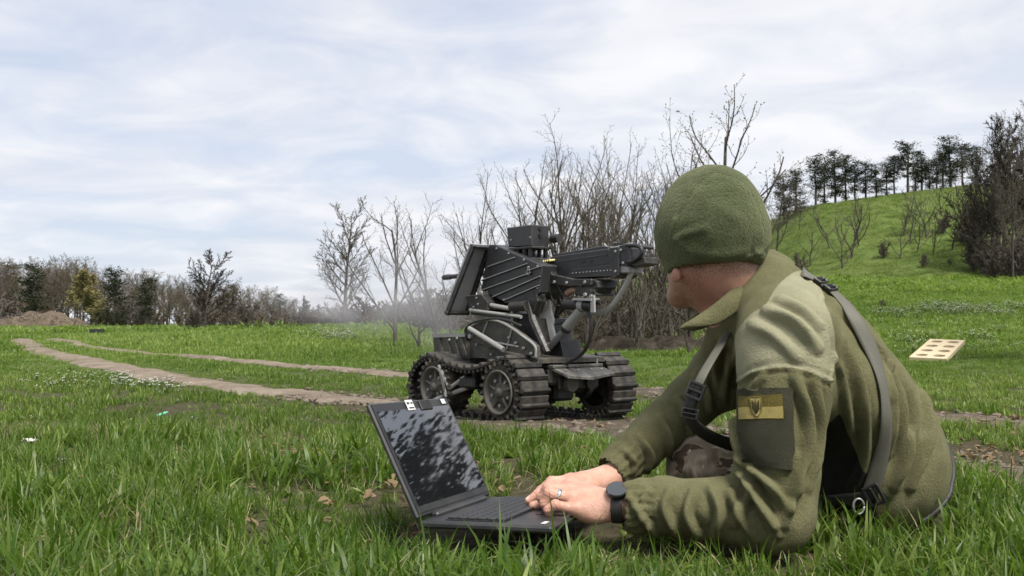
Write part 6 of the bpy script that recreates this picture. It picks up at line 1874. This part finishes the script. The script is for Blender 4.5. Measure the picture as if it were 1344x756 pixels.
TK = [tuft(1, 46, .055, .05, .120, .0050, 1.0), tuft(2, 40, .060, .07, .150, .0060, 1.25), tuft(3, 44, .060, .05, .100, .0046, .85, lean=.45),
      tuft(4, 26, .050, .06, .120, .0095, 1.1, lean=.45, dry=.02), tuft(5, 30, .065, .06, .140, .0030, 1.6, lean=.7, dry=.08), tuft(6, 40, .060, .03, .065, .0060, 1.0, lean=.7, dry=.05, seg=4), tuft(7, 22, .075, .05, .120, .0030, 1.5, lean=1.15, dry=.85, seg=4), tuft(8, 9, .018, .04, .095, .019, .9, lean=.85, dry=.0, twist=.25)]
near_k = [.22, .22, .20, .14, .10, .12, .04, .035]
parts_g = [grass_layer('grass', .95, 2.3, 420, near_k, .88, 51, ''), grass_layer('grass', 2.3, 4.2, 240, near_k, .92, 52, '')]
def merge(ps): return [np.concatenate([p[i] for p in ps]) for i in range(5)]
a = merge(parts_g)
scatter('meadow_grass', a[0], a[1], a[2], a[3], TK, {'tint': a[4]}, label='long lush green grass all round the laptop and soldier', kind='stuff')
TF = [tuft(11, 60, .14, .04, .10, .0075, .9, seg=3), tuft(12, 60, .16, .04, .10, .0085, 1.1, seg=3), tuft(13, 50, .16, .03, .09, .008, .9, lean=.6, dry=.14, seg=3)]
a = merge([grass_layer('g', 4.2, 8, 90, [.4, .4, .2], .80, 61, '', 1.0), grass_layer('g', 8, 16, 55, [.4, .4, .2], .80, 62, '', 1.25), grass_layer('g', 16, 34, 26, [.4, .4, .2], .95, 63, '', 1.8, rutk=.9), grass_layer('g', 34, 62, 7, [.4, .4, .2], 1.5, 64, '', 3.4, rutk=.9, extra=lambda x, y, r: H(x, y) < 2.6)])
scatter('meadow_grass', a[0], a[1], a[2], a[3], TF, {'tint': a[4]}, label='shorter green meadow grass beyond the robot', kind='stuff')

a = merge([grass_layer('g', 44, 84, 6.0, [.4, .35, .25], .9, 65, '', 2.8, extra=lambda x, y, r: (H(x, y) > 2.2))])
scatter('hill_grass', a[0], a[1], a[2], a[3], [tuft(21, 60, .14, .04, .10, .0075, .9, seg=3, mat=M_HILLGRASS), tuft(22, 60, .16, .04, .10, .0085, 1.1, seg=3, mat=M_HILLGRASS), tuft(23, 50, .16, .03, .09, .008, .9, lean=.6, dry=.3, seg=3, mat=M_HILLGRASS)], {'tint': a[4]}, label='duller rough grass on the hill slope', kind='stuff')

# white flowering patches in the meadow (far too many and too small to count)
M_PETAL = NT('white_petals'); M_PETAL.P(Base_Color=(.62, .64, .55, 1), Roughness=.7); M_PETAL = M_PETAL.mat
def flower_tuft(seed):
    r = np.random.default_rng(seed); m = MB()
    for _ in range(16):
        c = np.array((*r.normal(0, .07, 2), r.uniform(.03, .09)))
        m.tube(np.array([(c[0] * .8, c[1] * .8, 0), c]), .0012, 3, 0, caps=False)
        for k in range(5):
            a = 1.257 * k + r.uniform(0, 1); d = np.array((math.cos(a), math.sin(a), .35)); e = np.array((-math.sin(a), math.cos(a), 0)); z = r.uniform(.008, .014)
            m.add([c, c + d * z * .6 + e * z * .4, c + d * z, c + d * z * .6 - e * z * .4], [(0, 1, 2, 3)], 1)
    me = bpy.data.meshes.new('flower'); me.from_pydata(m.v, [], m.f); me.materials.append(M_GRASS); me.materials.append(M_PETAL)
    me.polygons.foreach_set('material_index', np.asarray(m.m, np.int32))
    return bpy.data.objects.new('flower', me)
fp, fr_, fs_, fi_ = [], [], [], []
rr = np.random.default_rng(77)
for (x0, x1, y0, y1, n) in ((85, 175, 499, 512, 12), (40, 90, 504, 516, 4), (395, 470, 441, 450, 22), (1205, 1344, 404, 417, 80), (1140, 1215, 411, 420, 16), (180, 240, 505, 520, 12), (1175, 1344, 425, 470, 20), (0, 560, 520, 640, 26)):
    for _ in range(n):
        g_ = G(rr.uniform(x0, x1), rr.uniform(y0, y1)); d = g_[1]; s = .75 * (.7 if d < 6 else 1.2 if d < 12 else 2.6) * rr.uniform(.6, 1.15) * (.5 if y0 == 520 else 1)
        fp.append(g_); fr_.append((0, 0, rr.uniform(0, 6.28))); fs_.append((s, s, s)); fi_.append(rr.integers(0, 3))
scatter('white_flowers', fp, fr_, fs_, fi_, [flower_tuft(i) for i in range(3)], label='small white wild flowers in patches over the meadow', kind='stuff')

# pebbles and clods in the ruts
def clod(seed):
    r = np.random.default_rng(seed); bm = bmesh.new(); bmesh.ops.create_icosphere(bm, subdivisions=1, radius=1.0)
    for v in bm.verts: v.co = v.co * r.uniform(.65, 1.15); v.co.z *= .6
    me = bpy.data.meshes.new('clod'); bm.to_mesh(me); bm.free(); me.materials.append(M_CLOD); return bpy.data.objects.new('clod', me)
M_CLOD = bark_mat('clod_earth', (.09, .072, .054), (.26, .22, .18))
cp, cr_, cs_, ci_ = [], [], [], []
rr = np.random.default_rng(99)
for k, pl in rut_paths.items():
    for _ in range(1500):
        q = pl[rr.integers(120, len(pl) - 30)] if rr.random() < .8 else pl[rr.integers(0, len(pl))]
        x, y = q + rr.normal(0, rut_w[k] * .65, 2)
        if y < 1.2 or y > 30: continue
        s = abs(rr.normal(.006, .007)) + .003; s *= 1 + .04 * y
        cp.append((x, y, Hs(x, y) + .010)); cr_.append((0, 0, rr.uniform(0, 6.28))); cs_.append((s, s, s)); ci_.append(rr.integers(0, 4))
scatter('rut_pebbles', cp, cr_, cs_, ci_, [clod(i) for i in range(4)], label='pebbles and dry clods strewn along the wheel ruts', kind='stuff')

# dead leaves lying on the bare patches
def leaf_src(seed):
    r = np.random.default_rng(seed); V_, F_ = [], []
    for _ in range(3):
        a = r.uniform(0, 6.28); c = np.array((*r.normal(0, .02, 2), r.uniform(.004, .016))); d = np.array((math.cos(a), math.sin(a), r.uniform(-.2, .3))); e = np.array((-math.sin(a), math.cos(a), 0)); L_, w_ = r.uniform(.012, .024), r.uniform(.005, .010); o = len(V_)
        for i, f in enumerate((0, .35, .7, 1)):
            ww = w_ * (.25, 1, .8, .05)[i]; cz = np.array((0, 0, .006 * math.sin(3.1 * f)))
            V_ += [c + d * L_ * (f - .5) * 2 - e * ww + cz, c + d * L_ * (f - .5) * 2 + cz * .2, c + d * L_ * (f - .5) * 2 + e * ww + cz]
        for i in range(3):
            for j in range(2): F_.append((o + 3 * i + j, o + 3 * i + j + 1, o + 3 * i + j + 4, o + 3 * i + j + 3))
    me = bpy.data.meshes.new('leaf'); me.from_pydata([tuple(x) for x in V_], [], F_); me.materials.append(M_DEADLEAF); return bpy.data.objects.new('leaf', me)
M_DEADLEAF = leaf_mat('dead_leaves_brown', (.13, .085, .045), (.34, .26, .16), .2)
lp, lr, ls, li = [], [], [], []
for (cx_, cy_, sx, sy, n) in ((1290, 606, 60, 16, 60), (1250, 632, 60, 14, 36), (395, 606, 34, 8, 60), (1300, 560, 60, 8, 60), (860, 556, 60, 10, 60), (640, 620, 70, 20, 50), (300, 650, 220, 50, 60)):
    for _ in range(n):
        py = max(470, cy_ + rr.normal(0, sy)); g_ = G(cx_ + rr.normal(0, sx), py); s = rr.uniform(.4, .85)
        lp.append(g_ + (0, 0, .012)); lr.append((rr.normal(0, .3), rr.normal(0, .3), rr.uniform(0, 6.28))); ls.append((s, s, s)); li.append(rr.integers(0, 4))
scatter('dead_leaves', lp, lr, ls, li, [leaf_src(i) for i in range(4)], label='dead brown leaves scattered on the bare patches', kind='stuff')

# ------------------------------------------------------------------ smoke drifting from the muzzle and low over the field behind the robot
def smoke(name, c, size, dens, scale, label, col=(.80, .80, .82), rot=0, seed=0, thr=(.42, .75)):
    bm = bmesh.new(); bmesh.ops.create_icosphere(bm, subdivisions=3, radius=1.0)
    me = bpy.data.meshes.new(name); bm.to_mesh(me); bm.free()
    o = bpy.data.objects.new(name, me); COL.objects.link(o); o.location = c; o.scale = size; o.rotation_euler = (0, rot, 0)
    mat = bpy.data.materials.new(name); mat.use_nodes = True; n, l = mat.node_tree.nodes, mat.node_tree.links
    n.remove(n['Principled BSDF'])
    pv = n.new('ShaderNodeVolumePrincipled'); pv.inputs['Color'].default_value = (*col, 1); pv.inputs['Anisotropy'].default_value = .2
    tc = n.new('ShaderNodeTexCoord'); ln = n.new('ShaderNodeVectorMath'); ln.operation = 'LENGTH'; l.new(tc.outputs['Object'], ln.inputs[0])
    fall = n.new('ShaderNodeMapRange'); fall.interpolation_type = 'SMOOTHSTEP'
    for k, q in (('From Min', .15), ('From Max', .98), ('To Min', 1.0), ('To Max', 0.0)): fall.inputs[k].default_value = q
    l.new(ln.outputs['Value'], fall.inputs['Value'])
    mp = n.new('ShaderNodeMapping'); mp.inputs['Location'].default_value = (seed, seed * .7, 0); mp.inputs['Scale'].default_value = tuple(q * scale for q in size); l.new(tc.outputs['Object'], mp.inputs[0])
    ns = n.new('ShaderNodeTexNoise'); ns.inputs['Scale'].default_value = 1.0; ns.inputs['Detail'].default_value = 4; ns.inputs['Roughness'].default_value = .6; ns.inputs['Distortion'].default_value = .6; l.new(mp.outputs[0], ns.inputs['Vector'])
    nr = n.new('ShaderNodeMapRange'); nr.interpolation_type = 'SMOOTHSTEP'; nr.inputs['From Min'].default_value = thr[0]; nr.inputs['From Max'].default_value = thr[1]; l.new(ns.outputs[0], nr.inputs['Value'])
    m1 = n.new('ShaderNodeMath'); m1.operation = 'MULTIPLY'; l.new(fall.outputs[0], m1.inputs[0]); l.new(nr.outputs[0], m1.inputs[1])
    m2 = n.new('ShaderNodeMath'); m2.operation = 'MULTIPLY'; l.new(m1.outputs[0], m2.inputs[0]); m2.inputs[1].default_value = dens; l.new(m2.outputs[0], pv.inputs['Density'])
    l.new(pv.outputs[0], n['Material Output'].inputs['Volume'])
    me.materials.append(mat)
    tag(o, label, None, None, 'stuff')
    return o
mzw = ROBOT_O + RM @ Rl(583, 364, GB)
smoke('smoke', P(545, 380, 5.6), (.55, .9, .26), 2.0, 4.0, 'thin grey smoke trailing from the gun muzzle', rot=.1, seed=1.3)
smoke('smoke', P(475, 392, 7.5), (1.0, 1.3, .32), 1.5, 2.2, 'pale gun smoke drifting low over the field left of the robot', seed=4.1)
smoke('smoke', P(560, 425, 6.2), (.75, .9, .22), .7, 2.6, 'faint dust haze low behind the robot', seed=7.7)
SC.cycles.volume_step_rate = 1.0
SC.cycles.volume_max_steps = 128
